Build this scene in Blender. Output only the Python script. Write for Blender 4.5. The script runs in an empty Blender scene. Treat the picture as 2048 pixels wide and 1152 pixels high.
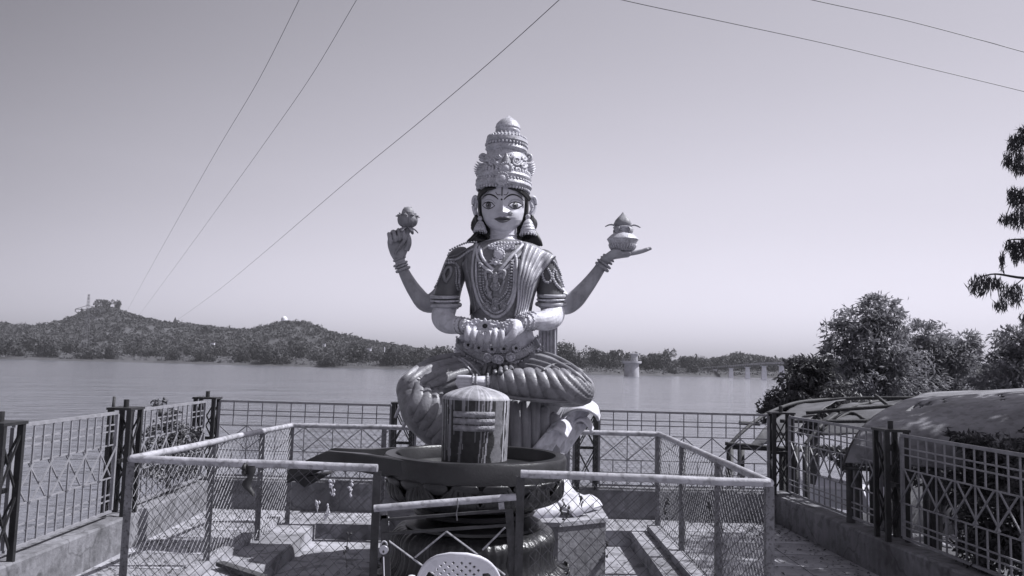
import bpy, bmesh, math, random
import numpy as np
from mathutils import Vector, Matrix, noise
from mathutils.bvhtree import BVHTree
random.seed(7); rng = np.random.default_rng(7)
S = bpy.context.scene
COL = S.collection
R_ = math.radians
# ---------------------------------------------------------------- camera
F = 1600.0                       # focal length in photo pixels (2048 wide)
EYE = Vector((0, 0, 1.65))
PITCH = math.atan(153 / F); ROLL = R_(1.5)
cf = Vector((0, math.cos(PITCH), math.sin(PITCH)))
cr0 = Vector((1, 0, 0)); cu0 = Vector((0, -math.sin(PITCH), math.cos(PITCH)))
cr = cr0 * math.cos(ROLL) + cu0 * math.sin(ROLL)
cu = -cr0 * math.sin(ROLL) + cu0 * math.cos(ROLL)
cam = bpy.data.cameras.new('camera'); camo = bpy.data.objects.new('camera', cam); COL.objects.link(camo)
m = Matrix.Identity(4)
for i, v in enumerate((cr, cu, -cf)):
    for j in range(3): m[j][i] = v[j]
m.translation = EYE
camo.matrix_world = m
cam.sensor_width = 36; cam.lens = F / 2048 * 36; cam.clip_end = 12000; cam.clip_start = 0.05
S.camera = camo
# ---------------------------------------------------------------- daylight (monochrome, as in the photograph)
SUNV = Vector((0.78, 0.07, 1.0)).normalized()
elev = math.asin(SUNV.z); azim = math.atan2(SUNV.x, SUNV.y)
W = bpy.data.worlds.new("World"); S.world = W; W.use_nodes = True
nt = W.node_tree; N = nt.nodes; L = nt.links
bg = N['Background']
sky = N.new('ShaderNodeTexSky'); sky.sky_type = 'NISHITA'; sky.sun_disc = False
sky.sun_elevation = elev; sky.sun_rotation = azim
sky.air_density = 1.0; sky.dust_density = 2.6; sky.ozone_density = 1.0
bw = N.new('ShaderNodeRGBToBW'); L.new(sky.outputs[0], bw.inputs[0])
tint = N.new('ShaderNodeMix'); tint.data_type = 'RGBA'; tint.blend_type = 'MULTIPLY'; tint.inputs[0].default_value = 1
pw = N.new('ShaderNodeMath'); pw.operation = 'POWER'; L.new(bw.outputs[0], pw.inputs[0]); pw.inputs[1].default_value = 0.9
L.new(pw.outputs[0], tint.inputs[6]); tint.inputs[7].default_value = (0.985, 0.958, 1.10, 1)
tcw = N.new('ShaderNodeTexCoord'); sx_ = N.new('ShaderNodeSeparateXYZ'); L.new(tcw.outputs['Generated'], sx_.inputs[0])
def mth(op, a, b_, c=None):
    n = N.new('ShaderNodeMath'); n.operation = op
    for i, q in enumerate((a, b_, c)):
        if q is None: continue
        if isinstance(q, (int, float)): n.inputs[i].default_value = q
        else: L.new(q, n.inputs[i])
    return n.outputs[0]
zc = mth('MAXIMUM', sx_.outputs[2], 0.0)
hi_ = mth('MAXIMUM', mth('SUBTRACT', zc, 0.22), 0.0)
gz = mth('MAXIMUM', mth('SUBTRACT', 1.29, mth('MULTIPLY', hi_, 0.85)), 0.75)
xx = mth('MULTIPLY', sx_.outputs[0], sx_.outputs[0]); xl = mth('MINIMUM', sx_.outputs[0], 0.0)
fac = mth('MAXIMUM', mth('SUBTRACT', mth('SUBTRACT', gz, mth('MULTIPLY', xx, 0.75)), mth('MULTIPLY', mth('MULTIPLY', xl, xl), 0.9)), 0.55)
hz_ = mth('SUBTRACT', 1.0, mth('MINIMUM', mth('MULTIPLY', zc, 5.0), 1.0))
fac = mth('ADD', fac, mth('MULTIPLY', mth('MULTIPLY', hz_, hz_), 0.40))
cn = N.new('ShaderNodeTexNoise'); cn.inputs['Scale'].default_value = 2.2; cn.inputs['Detail'].default_value = 5
mpw = N.new('ShaderNodeMapping'); mpw.inputs['Scale'].default_value = (1, 1, 4); L.new(tcw.outputs['Generated'], mpw.inputs[0]); L.new(mpw.outputs[0], cn.inputs['Vector'])
fac = mth('MULTIPLY', fac, mth('ADD', 0.965, mth('MULTIPLY', cn.outputs[0], 0.07)))
sc_ = N.new('ShaderNodeVectorMath'); sc_.operation = 'SCALE'; L.new(tint.outputs[2], sc_.inputs[0]); L.new(fac, sc_.inputs['Scale'])
L.new(sc_.outputs[0], bg.inputs[0]); bg.inputs[1].default_value = 0.15
sun = bpy.data.lights.new('sun', 'SUN'); sun.energy = 5.0; sun.angle = R_(0.53); sun.color = (0.99, 0.99, 1.03)
suno = bpy.data.objects.new('sun', sun); COL.objects.link(suno)
suno.rotation_euler = SUNV.to_track_quat('Z', 'Y').to_euler()
S.view_settings.view_transform = 'Standard'; S.view_settings.look = 'None'
S.view_settings.exposure = 0.28; S.view_settings.gamma = 1.0; S.view_settings.use_curve_mapping = False
S.render.engine = 'CYCLES'
S.cycles.max_bounces = 6; S.cycles.transparent_max_bounces = 8; S.cycles.volume_bounces = 0

# ---------------------------------------------------------------- helpers
def ray(px, py): return (cf * F + cr * (px - 1024) + cu * (576 - py))
def P(px, py, D):
    r = ray(px, py); return EYE + r * (D / r.y)
def PZ(px, py, z):
    r = ray(px, py); return EYE + r * ((z - EYE.z) / r.z)
def V(*a): return Vector(a)

def mat(name, g, rough=0.7, noise_amt=0.25, scale=6.0, bump=0.15, bscale=40.0, metallic=0.0, spec=0.5, streak=0.0, attr=None, tint=(0.98, 0.975, 1.06), dirt=0.0, coat=0.0, crack=0.0):
    """neutral grey procedural material with mottling, grain and optional vertical streaks"""
    m = bpy.data.materials.new(name); m.use_nodes = True
    nt = m.node_tree; N = nt.nodes; L = nt.links; b = N['Principled BSDF']
    b.inputs['Roughness'].default_value = rough; b.inputs['Metallic'].default_value = metallic
    b.inputs['Specular IOR Level'].default_value = spec
    if coat: b.inputs['Coat Weight'].default_value = coat; b.inputs['Coat Roughness'].default_value = 0.15
    geo = N.new('ShaderNodeTexCoord')
    nz = N.new('ShaderNodeTexNoise'); nz.inputs['Scale'].default_value = scale; nz.inputs['Detail'].default_value = 8; nz.inputs['Roughness'].default_value = 0.62
    L.new(geo.outputs['Object'], nz.inputs['Vector'])
    mr = N.new('ShaderNodeMapRange'); mr.inputs[1].default_value = 0.25; mr.inputs[2].default_value = 0.75
    mr.inputs[3].default_value = 1 - noise_amt; mr.inputs[4].default_value = 1 + noise_amt
    L.new(nz.outputs[0], mr.inputs[0])
    val = mr.outputs[0]
    if streak:
        mp = N.new('ShaderNodeMapping'); mp.inputs['Scale'].default_value = (9, 9, 0.5)
        L.new(geo.outputs['Object'], mp.inputs[0])
        n2 = N.new('ShaderNodeTexNoise'); n2.inputs['Scale'].default_value = 2.2; n2.inputs['Detail'].default_value = 5
        L.new(mp.outputs[0], n2.inputs['Vector'])
        m2 = N.new('ShaderNodeMapRange'); m2.inputs[1].default_value = 0.35; m2.inputs[2].default_value = 0.7
        m2.inputs[3].default_value = 1 - streak; m2.inputs[4].default_value = 1 + streak * .4
        L.new(n2.outputs[0], m2.inputs[0])
        mu = N.new('ShaderNodeMath'); mu.operation = 'MULTIPLY'; L.new(val, mu.inputs[0]); L.new(m2.outputs[0], mu.inputs[1]); val = mu.outputs[0]
    if dirt:
        n3 = N.new('ShaderNodeTexNoise'); n3.inputs['Scale'].default_value = scale * 5; n3.inputs['Detail'].default_value = 3
        L.new(geo.outputs['Object'], n3.inputs['Vector'])
        m3 = N.new('ShaderNodeMapRange'); m3.inputs[1].default_value = 0.53; m3.inputs[2].default_value = 0.62
        m3.inputs[3].default_value = 1; m3.inputs[4].default_value = 1 - dirt
        L.new(n3.outputs[0], m3.inputs[0])
        mu = N.new('ShaderNodeMath'); mu.operation = 'MULTIPLY'; L.new(val, mu.inputs[0]); L.new(m3.outputs[0], mu.inputs[1]); val = mu.outputs[0]
    if crack:
        wn = N.new('ShaderNodeTexNoise'); wn.inputs['Scale'].default_value = 3; L.new(geo.outputs['Object'], wn.inputs['Vector'])
        wa = N.new('ShaderNodeVectorMath'); wa.operation = 'MULTIPLY_ADD'; L.new(wn.outputs['Color'], wa.inputs[0]); wa.inputs[1].default_value = (.5, .5, .5); L.new(geo.outputs['Object'], wa.inputs[2])
        vo = N.new('ShaderNodeTexVoronoi'); vo.feature = 'DISTANCE_TO_EDGE'; vo.inputs['Scale'].default_value = .9; L.new(wa.outputs[0], vo.inputs['Vector'])
        m4 = N.new('ShaderNodeMapRange'); m4.inputs[1].default_value = 0.0; m4.inputs[2].default_value = 0.014; m4.inputs[3].default_value = 1 - crack; m4.inputs[4].default_value = 1; L.new(vo.outputs['Distance'], m4.inputs[0])
        mu = N.new('ShaderNodeMath'); mu.operation = 'MULTIPLY'; L.new(val, mu.inputs[0]); L.new(m4.outputs[0], mu.inputs[1]); val = mu.outputs[0]
    mx = N.new('ShaderNodeVectorMath'); mx.operation = 'SCALE'
    if attr:
        at = N.new('ShaderNodeAttribute'); at.attribute_name = attr
        tv = N.new('ShaderNodeVectorMath'); tv.operation = 'MULTIPLY'; L.new(at.outputs['Color'], tv.inputs[0]); tv.inputs[1].default_value = tint
        L.new(tv.outputs[0], mx.inputs[0])
    else:
        mx.inputs[0].default_value = tuple(g * t for t in tint)
    L.new(val, mx.inputs['Scale']); L.new(mx.outputs[0], b.inputs['Base Color'])
    if bump:
        nb = N.new('ShaderNodeTexNoise'); nb.inputs['Scale'].default_value = bscale; nb.inputs['Detail'].default_value = 6
        L.new(geo.outputs['Object'], nb.inputs['Vector'])
        bp = N.new('ShaderNodeBump'); bp.inputs['Strength'].default_value = bump; bp.inputs['Distance'].default_value = 0.02
        L.new(nb.outputs[0], bp.inputs['Height']); L.new(bp.outputs[0], b.inputs['Normal'])
    return m

def leafmat(name, g, rough=0.55, tr=0.35):
    m = mat(name, g, rough, 0.45, 1.6, 0, spec=0.35); nt = m.node_tree; N = nt.nodes; L = nt.links; b = N['Principled BSDF']
    t = N.new('ShaderNodeBsdfTranslucent'); src = b.inputs['Base Color'].links[0].from_socket; L.new(src, t.inputs['Color'])
    mx = N.new('ShaderNodeMixShader'); mx.inputs[0].default_value = tr; L.new(b.outputs[0], mx.inputs[1]); L.new(t.outputs[0], mx.inputs[2]); L.new(mx.outputs[0], N['Material Output'].inputs['Surface'])
    return m
class MB:
    def __init__(s): s.v = []; s.f = []
    def add(s, vs, fs):
        o = len(s.v); s.v += [tuple(v) for v in vs]; s.f += [tuple(i + o for i in f) for f in fs]; return s
    def box(s, c, size, rot=None):
        hx, hy, hz = size[0] / 2, size[1] / 2, size[2] / 2; c = Vector(c)
        vs = [Vector((x, y, z)) for x in (-hx, hx) for y in (-hy, hy) for z in (-hz, hz)]
        if rot is not None: vs = [rot @ v for v in vs]
        vs = [v + c for v in vs]
        return s.add(vs, [(0, 1, 3, 2), (4, 6, 7, 5), (0, 4, 5, 1), (2, 3, 7, 6), (0, 2, 6, 4), (1, 5, 7, 3)])
    def bar(s, a, b, w, h=None, up=(0, 0, 1)):
        """square bar from a to b"""
        a = Vector(a); b = Vector(b); h = h or w; t = (b - a).normalized(); up = Vector(up)
        if abs(t.dot(up)) > 0.98: up = Vector((0, 1, 0))
        x = t.cross(up).normalized() * (w / 2); y = x.cross(t).normalized() * (h / 2)
        vs = [a + x + y, a - x + y, a - x - y, a + x - y, b + x + y, b - x + y, b - x - y, b + x - y]
        return s.add(vs, [(3, 2, 1, 0), (4, 5, 6, 7), (0, 1, 5, 4), (1, 2, 6, 5), (2, 3, 7, 6), (3, 0, 4, 7)])
    def tube(s, pts, rad, n=10, ref=(0, 0, 1), mod=None, caps=True, closed=False):
        """sweep; rad = scalar, list of scalars or list of (ra, rb); rb lies along ref"""
        pts = [Vector(p) for p in pts]; k = len(pts); ref = Vector(ref); vs = []
        if not hasattr(rad, '__len__'): rad = [rad] * k
        last = None
        for i, p in enumerate(pts):
            if closed: t = (pts[(i + 1) % k] - pts[i - 1])
            else: t = pts[min(i + 1, k - 1)] - pts[max(i - 1, 0)]
            t = t.normalized() if t.length > 1e-9 else Vector((0, 0, 1))
            rb = ref - t * ref.dot(t)
            if rb.length < 0.15: rb = (last - t * last.dot(t)) if last else Vector((0.1, 1, 0)) - t * Vector((0.1, 1, 0)).dot(t)
            rb.normalize(); last = rb; ra = t.cross(rb)
            r = rad[i]; r = (r, r) if not hasattr(r, '__len__') else r
            for j in range(n):
                th = 2 * math.pi * j / n
                q = mod(i / max(k - 1, 1), th) if mod else 1.0
                vs.append(p + ra * (math.cos(th) * r[0] * q) + rb * (math.sin(th) * r[1] * q))
        fs = []
        for i in range(k if closed else k - 1):
            i2 = (i + 1) % k
            for j in range(n):
                fs.append((i * n + j, i * n + (j + 1) % n, i2 * n + (j + 1) % n, i2 * n + j))
        if caps and not closed:
            fs.append(tuple(range(n - 1, -1, -1))); fs.append(tuple((k - 1) * n + j for j in range(n)))
        return s.add(vs, fs)
    def lathe(s, prof, c=(0, 0, 0), n=32, sx=1, sy=1, mod=None, rot=None):
        c = Vector(c); vs = []
        for i, (r, z) in enumerate(prof):
            for j in range(n):
                th = 2 * math.pi * j / n; q = mod(i / (len(prof) - 1), th) if mod else 1
                v = Vector((math.cos(th) * r * sx * q, math.sin(th) * r * sy * q, z))
                if rot is not None: v = rot @ v
                vs.append(c + v)
        fs = [(i * n + j, i * n + (j + 1) % n, (i + 1) * n + (j + 1) % n, (i + 1) * n + j) for i in range(len(prof) - 1) for j in range(n)]
        fs.append(tuple(range(n - 1, -1, -1))); fs.append(tuple((len(prof) - 1) * n + j for j in range(n)))
        return s.add(vs, fs)
    def ball(s, c, r, n=8, m_=6, rot=None):
        r = (r, r, r) if not hasattr(r, '__len__') else r
        c = Vector(c); vs = []
        for i in range(1, m_):
            ph = math.pi * i / m_
            for j in range(n):
                th = 2 * math.pi * j / n
                vs.append(Vector((math.sin(ph) * math.cos(th) * r[0], math.sin(ph) * math.sin(th) * r[1], math.cos(ph) * r[2])))
        vs += [Vector((0, 0, r[2])), Vector((0, 0, -r[2]))]
        if rot is not None: vs = [rot @ v for v in vs]
        vs = [v + c for v in vs]
        fs = [(i * n + j, (i + 1) * n + j, (i + 1) * n + (j + 1) % n, i * n + (j + 1) % n) for i in range(m_ - 2) for j in range(n)]
        T = (m_ - 1) * n
        fs += [(T, j, (j + 1) % n) for j in range(n)] + [(T + 1, (m_ - 2) * n + (j + 1) % n, (m_ - 2) * n + j) for j in range(n)]
        return s.add(vs, fs)
    def grid(s, rows):
        """rows: list of equal-length lists of points"""
        n = len(rows[0]); vs = [p for r in rows for p in r]
        fs = [(i * n + j, i * n + j + 1, (i + 1) * n + j + 1, (i + 1) * n + j) for i in range(len(rows) - 1) for j in range(n - 1)]
        return s.add(vs, fs)
    def poly_prism(s, pts, off):
        pts = [Vector(p) for p in pts]; off = Vector(off); n = len(pts)
        vs = pts + [p + off for p in pts]
        return s.add(vs, [tuple(range(n - 1, -1, -1)), tuple(range(n, 2 * n))] + [(i, (i + 1) % n, n + (i + 1) % n, n + i) for i in range(n)])
    def mesh(s, name, m=None, smooth=False):
        me = bpy.data.meshes.new(name); me.from_pydata(s.v, [], s.f); me.update()
        if m: me.materials.append(m)
        if smooth: me.polygons.foreach_set('use_smooth', [True] * len(me.polygons))
        return me
    def build(s, name, m=None, parent=None, smooth=False, auto=False, recalc=True):
        me = s.mesh(name, m, smooth)
        if recalc:
            b = bmesh.new(); b.from_mesh(me); bmesh.ops.recalc_face_normals(b, faces=b.faces); b.to_mesh(me); b.free()
        if auto: me.set_sharp_from_angle(angle=R_(40))
        return link(name, me, parent)

def link(name, me, parent=None):
    o = bpy.data.objects.new(name, me); COL.objects.link(o)
    if parent is not None:
        o.parent = parent; o.matrix_parent_inverse = parent_inv(parent)
    return o
def parent_inv(p):
    # parts are authored in world coordinates; parents are Empties / meshes with plain translation
    w = Matrix.Identity(4); q = p
    chain = []
    while q is not None: chain.append(q); q = q.parent
    for q in reversed(chain): w = w @ (q.matrix_parent_inverse if q.parent else Matrix.Identity(4)) @ Matrix.LocRotScale(q.location, q.rotation_euler, q.scale)
    return w.inverted()
def tag(o, label=None, cat=None, group=None, kind=None):
    if label: o['label'] = label
    if cat: o['category'] = cat
    if group: o['group'] = group
    if kind: o['kind'] = kind
    return o
def thing(name, label, cat, loc=(0, 0, 0), group=None):
    o = bpy.data.objects.new(name, None); COL.objects.link(o); o.location = loc; o.empty_display_size = 0.2
    return tag(o, label, cat, group)
def struct(o): o['kind'] = 'structure'; return o
def catmull(pts, n=8, closed=False):
    pts = [tuple(p) for p in pts]; k = len(pts); out = []
    A = np.array(pts, float)
    rngi = range(k if closed else k - 1)
    for i in rngi:
        if closed: p0, p1, p2, p3 = A[i - 1], A[i], A[(i + 1) % k], A[(i + 2) % k]
        else: p0, p1, p2, p3 = A[max(i - 1, 0)], A[i], A[i + 1], A[min(i + 2, k - 1)]
        for t in np.arange(n) / n:
            out.append(0.5 * ((2 * p1) + (-p0 + p2) * t + (2 * p0 - 5 * p1 + 4 * p2 - p3) * t * t + (-p0 + 3 * p1 - 3 * p2 + p3) * t ** 3))
    if not closed: out.append(A[-1])
    return [tuple(o) for o in out]
def leaf_mesh(name, C, D, U, ln, wd, material, fold=0.25):
    """leaf quads (two triangles folded along the rib): centres C, directions D, normals U; numpy (n,3)"""
    n = len(C); D = D / np.linalg.norm(D, axis=1, keepdims=True)
    Sd = np.cross(D, U); Sd /= np.linalg.norm(Sd, axis=1, keepdims=True) + 1e-9
    Nn = np.cross(Sd, D); ln = np.asarray(ln).reshape(-1, 1); wd = np.asarray(wd).reshape(-1, 1)
    v = np.empty((n, 4, 3)); v[:, 0] = C - D * ln / 2; v[:, 2] = C + D * ln / 2
    v[:, 1] = C + Sd * wd / 2 + Nn * wd * fold; v[:, 3] = C - Sd * wd / 2 + Nn * wd * fold
    me = bpy.data.meshes.new(name); me.vertices.add(n * 4); me.vertices.foreach_set('co', v.ravel())
    base = (np.arange(n) * 4)[:, None]
    tri = np.concatenate([base + np.array([[0, 1, 2]]), base + np.array([[0, 2, 3]])], axis=1).ravel()
    me.loops.add(n * 6); me.loops.foreach_set('vertex_index', tri.astype(np.int32))
    me.polygons.add(n * 2); me.polygons.foreach_set('loop_start', np.arange(0, n * 6, 3, dtype=np.int32)); me.update(calc_edges=True); me.validate()
    me.materials.append(material); return me
def rvec(n): 
    a = rng.normal(size=(n, 3)); return a / np.linalg.norm(a, axis=1, keepdims=True)

# ---------------------------------------------------------------- materials
M = {}
M['concrete'] = mat('weathered_concrete', 0.30, 0.9, 0.5, 1.6, 0.5, 30, dirt=0.3, crack=.4)
M['concrete_wall'] = mat('parapet_concrete', 0.19, 0.9, 0.55, 1.8, 0.5, 25, streak=0.16, dirt=0.3, crack=.4)
M['floor'] = mat('paved_floor', 0.30, 0.9, 0.6, 1.1, 0.6, 22, dirt=0.4, crack=.55)
M['tile'] = mat('paving_slab', 0.33, 0.9, 0.45, 1.1, 0.5, 26, dirt=0.3)
M['black_steel'] = mat('black_painted_steel', 0.022, 0.5, 0.5, 9, 0.1, 60)
M['silver'] = mat('silver_painted_bar', 0.25, 0.45, 0.3, 12, 0.1, 60, spec=0.5)
M['pipe'] = mat('grey_painted_pipe', 0.38, 0.5, 0.5, 5, 0.2, 50, dirt=0.35)
M['angle'] = mat('weathered_angle_iron', 0.19, 0.6, 0.4, 10, 0.2, 50, dirt=0.5)
M['rusty'] = mat('rusty_dark_iron', 0.045, 0.7, 0.6, 12, 0.3, 50)
M['wire'] = mat('galvanised_wire', 0.13, 0.45, 0.3, 30, 0, metallic=0.5)
M['leaf_dark'] = leafmat('dark_leaf', .075, .45, .3)
M['leaf_mid'] = leafmat('mango_leaf', .23, .6, .4)
M['leaf_far'] = mat('far_foliage', 0.05, 0.8, 0.5, 0.15, 0)
M['leaf_far2'] = mat('far_foliage_pale', 0.05, 0.8, 0.5, 0.15, 0)
M['leaf_euc'] = leafmat('drooping_leaf', .085, .5, .3)
M['bark'] = mat('bark', 0.06, 0.9, 0.5, 8, 0.6, 30)
M['tarp'] = mat('weathered_tarpaulin', 0.21, 0.65, 0.55, 3.0, 0.35, 14, dirt=0.25)
M['white'] = mat('white_paint', 0.75, 0.6, 0.15, 0.5, 0)
M['pale'] = mat('pale_render', 0.42, 0.8, 0.3, 0.3, 0, streak=0.25)
M['cable'] = mat('cable_metal', 0.05, 0.6, 0.1, 3, 0)
M['steel_far'] = mat('far_steel', 0.2, 0.6, 0.1, 3, 0)
M['meadow'] = mat('dry_meadow_grass', 0.11, 0.9, 0.4, 0.05, 0)
M['tarp_dark'] = mat('dark_tarpaulin', 0.10, 0.7, 0.5, 3.0, 0.3, 14)
# ================================================================ SETTING
WZ = -4.0
HAZE = 0.0001
def shore_y(x): return 590 + 18 * math.sin(x * 0.004 + 1) + 9 * math.sin(x * 0.017) + 4 * math.sin(x * 0.06) - 30 * math.exp(-((x - 40) / 90) ** 2) + 75 * min(1, max(0, (x - 110) / 70))
# water
wm = bpy.data.materials.new('lake_water'); wm.use_nodes = True
nt = wm.node_tree; N = nt.nodes; L = nt.links; b = N['Principled BSDF']
b.inputs['Base Color'].default_value = (0.15, 0.153, 0.175, 1); b.inputs['Roughness'].default_value = 0.10; b.inputs['IOR'].default_value = 1.33
tc = N.new('ShaderNodeTexCoord'); prev = None
for sc, st, ds in ((0.02, 0.4, 5.0), (0.10, 0.6, 1.8), (0.45, 0.8, 0.6), (2.2, 0.9, 0.14)):
    mp = N.new('ShaderNodeMapping'); mp.inputs['Scale'].default_value = (sc * 0.7, sc, sc); L.new(tc.outputs['Object'], mp.inputs[0])
    nz = N.new('ShaderNodeTexNoise'); nz.inputs['Scale'].default_value = 1; nz.inputs['Detail'].default_value = 4; L.new(mp.outputs[0], nz.inputs['Vector'])
    bp = N.new('ShaderNodeBump'); bp.inputs['Strength'].default_value = st; bp.inputs['Distance'].default_value = ds
    L.new(nz.outputs[0], bp.inputs['Height'])
    if prev: L.new(prev.outputs[0], bp.inputs['Normal'])
    prev = bp
L.new(prev.outputs[0], b.inputs['Normal'])
w = MB(); w.grid([[(x, y, WZ) for x in (-2500, -800, 0, 800, 2500)] for y in (-60, 200, 760)])
struct(w.build('lake_water', wm, recalc=False))

# far terrain: shore flat and hills
prof = [(-900, 640), (-500, 655), (-200, 640), (0, 650), (60, 655), (90, 656), (110, 650), (130, 645), (150, 637), (165, 631), (185, 624), (210, 621), (235, 624), (262, 633), (290, 642), (330, 650), (400, 659), (440, 660),
        (500, 662), (535, 655), (565, 650), (610, 653), (680, 673), (740, 686), (775, 696), (830, 704), (900, 709), (1000, 716), (1120, 722), (1200, 728), (1320, 730), (1400, 728), (1430, 724), (1465, 716), (1500, 719), (1580, 732), (1700, 735), (2000, 735), (2600, 720), (3300, 725)]
pxx = np.array([P(a, b_, 1150.0).x for a, b_ in prof]); pzz = np.array([P(a, b_, 1150.0).z for a, b_ in prof])
def fbm(x, y, s, o=4): return noise.fractal(Vector((x * s, y * s, 3.1)), 1.0, 2.0, o)
def hill_z(x, y):
    sh = shore_y(x); xs = x * 1150.0 / max(y, 700)          # hills keep their outline towards the ridge
    hz = float(np.interp(xs, pxx, pzz))
    t = (y - sh)
    base = WZ + min(1, max(0, (t + 6) / 26)) * 4.2 + min(1, max(0, (t - 60) / 200)) * 3
    if t < -6: base = WZ - 1.5
    r = min(1, max(0, (y - 760) / 390.0)); r = r * r * (3 - 2 * r)
    back = 1 - min(1, max(0, (y - 1250) / 700.0)) * 0.8
    return base + r * back * (hz - 4.0) + (fbm(x, y, 0.012) * (2.0 + 5 * r) + fbm(x, y, 0.06) * 1.0) * min(1, max(0, t / 40))
xs_ = np.arange(-1500, 1500, 12.0); ys_ = np.concatenate([np.arange(500, 700, 5.0), np.arange(700, 1300, 12.0), np.arange(1300, 2300, 80.0)])
w = MB(); w.grid([[(x * (0.6 + y / 1900), y, hill_z(x * (0.6 + y / 1900), y)) for x in xs_] for y in ys_])
terr = mat('scrubland_soil', 0.06, 0.95, 0.5, 0.02, 0.0, dirt=0.3)
o = struct(w.build('hills', terr, smooth=True, recalc=False))

# scrub on the hills: thousands of small bushes nobody could count
def blob_tris(C, Rr, seed, k=26):
    """jagged bush of random leafy triangles"""
    r2 = np.random.default_rng(seed); n = len(C)
    d = r2.normal(size=(n, k, 3)); d /= np.linalg.norm(d, axis=2, keepdims=True); d[:, :, 2] = np.abs(d[:, :, 2]) * 1.0 - 0.15
    c = C[:, None, :] + d * Rr[:, None, None] * r2.uniform(0.55, 1.0, (n, k, 1)) * np.array([1, 1, 0.75])
    a = r2.normal(size=(n, k, 3, 3)) * 0.30 * Rr[:, None, None, None]
    v = (c[:, :, None, :] + a).reshape(-1, 3)
    return v
def tri_mesh(name, v, material):
    n = len(v) // 3; me = bpy.data.meshes.new(name); me.vertices.add(len(v)); me.vertices.foreach_set('co', v.ravel())
    me.loops.add(len(v)); me.loops.foreach_set('vertex_index', np.arange(len(v), dtype=np.int32))
    me.polygons.add(n); me.polygons.foreach_set('loop_start', np.arange(0, len(v), 3, dtype=np.int32)); me.update(calc_edges=True)
    me.materials.append(material); return me
pts = []; rad = []
while len(pts) < 15000:
    y = random.uniform(640, 1190) if random.random() < 0.75 else random.uniform(1050, 1180)
    x = random.uniform(-0.78, 0.75) * y
    if y < shore_y(x) + 105: continue
    if y < 800 and fbm(x, y, 0.02) < 0.05: continue
    r = random.uniform(1.6, 4.6) if y > 800 else random.uniform(1.4, 4.0)
    if random.random() < .03: r *= 1.7
    pts.append((x, y, hill_z(x, y) + r * 0.35)); rad.append(r)
tag(link('hillside_scrub', tri_mesh('hillside_scrub', blob_tris(np.array(pts), np.array(rad), 3), M['leaf_far2'])), 'dense low scrub covering the hills across the lake', 'scrub', kind='stuff')
pts = []; rad = []
while len(pts) < 7000:
    x = random.uniform(-560, 560); y = shore_y(x) + 2 + random.random() ** 1.3 * 130
    pts.append((x, y, hill_z(x, y) + 0.15)); rad.append(random.uniform(0.6, 1.9))
tag(link('shore_grass', tri_mesh('shore_grass', blob_tris(np.array(pts), np.array(rad), 5, 12), M['meadow'])), 'pale dry grass and weeds along the far shore of the lake', 'grass', kind='stuff')

# far trees and round bushes as things
def crown_variant(i, kind):
    r2 = np.random.default_rng(100 + i); lobes = []
    if kind == 'bush':
        for k in range(7): lobes.append(((r2.uniform(-.55, .55), r2.uniform(-.4, .4), r2.uniform(.25, .6)), r2.uniform(.32, .48)))
        for k in range(5): lobes.append(((r2.uniform(-.85, .85), r2.uniform(-.5, .5), r2.uniform(.1, .3)), r2.uniform(.2, .32)))
    else:
        for k in range(8): lobes.append(((r2.uniform(-.5, .5), r2.uniform(-.4, .4), r2.uniform(.75, 1.3)), r2.uniform(.26, .42)))
        for k in range(3): lobes.append(((r2.uniform(-.4, .4), r2.uniform(-.3, .3), r2.uniform(.45, .7)), r2.uniform(.2, .3)))
    vs = []
    for (c, r) in lobes:
        n = 150; d = r2.normal(size=(n, 3)); d /= np.linalg.norm(d, axis=1, keepdims=True)
        cc = np.array(c) + d * r * r2.uniform(.72, 1.06, (n, 1)) * np.array([1, 1, .85])
        vs.append((cc[:, None, :] + r2.normal(size=(n, 3, 3)) * 0.055).reshape(-1, 3))
    return tri_mesh('crown', np.concatenate(vs), M['leaf_far'])
bushm = [crown_variant(i, 'bush') for i in range(4)]; treem = [crown_variant(10 + i, 'tree') for i in range(4)]
tr = MB(); tr.tube([(0, 0, -0.15), (.03, 0, .4), (.0, 0, .8)], [.05, .035, .02], 5); tr.tube([(.02, 0, .4), (.25, .05, .8)], [.03, .015], 4); tr.tube([(.02, 0, .45), (-.25, 0, .85)], [.03, .015], 4)
trunkm = tr.mesh('trunk', M['bark'])
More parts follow.
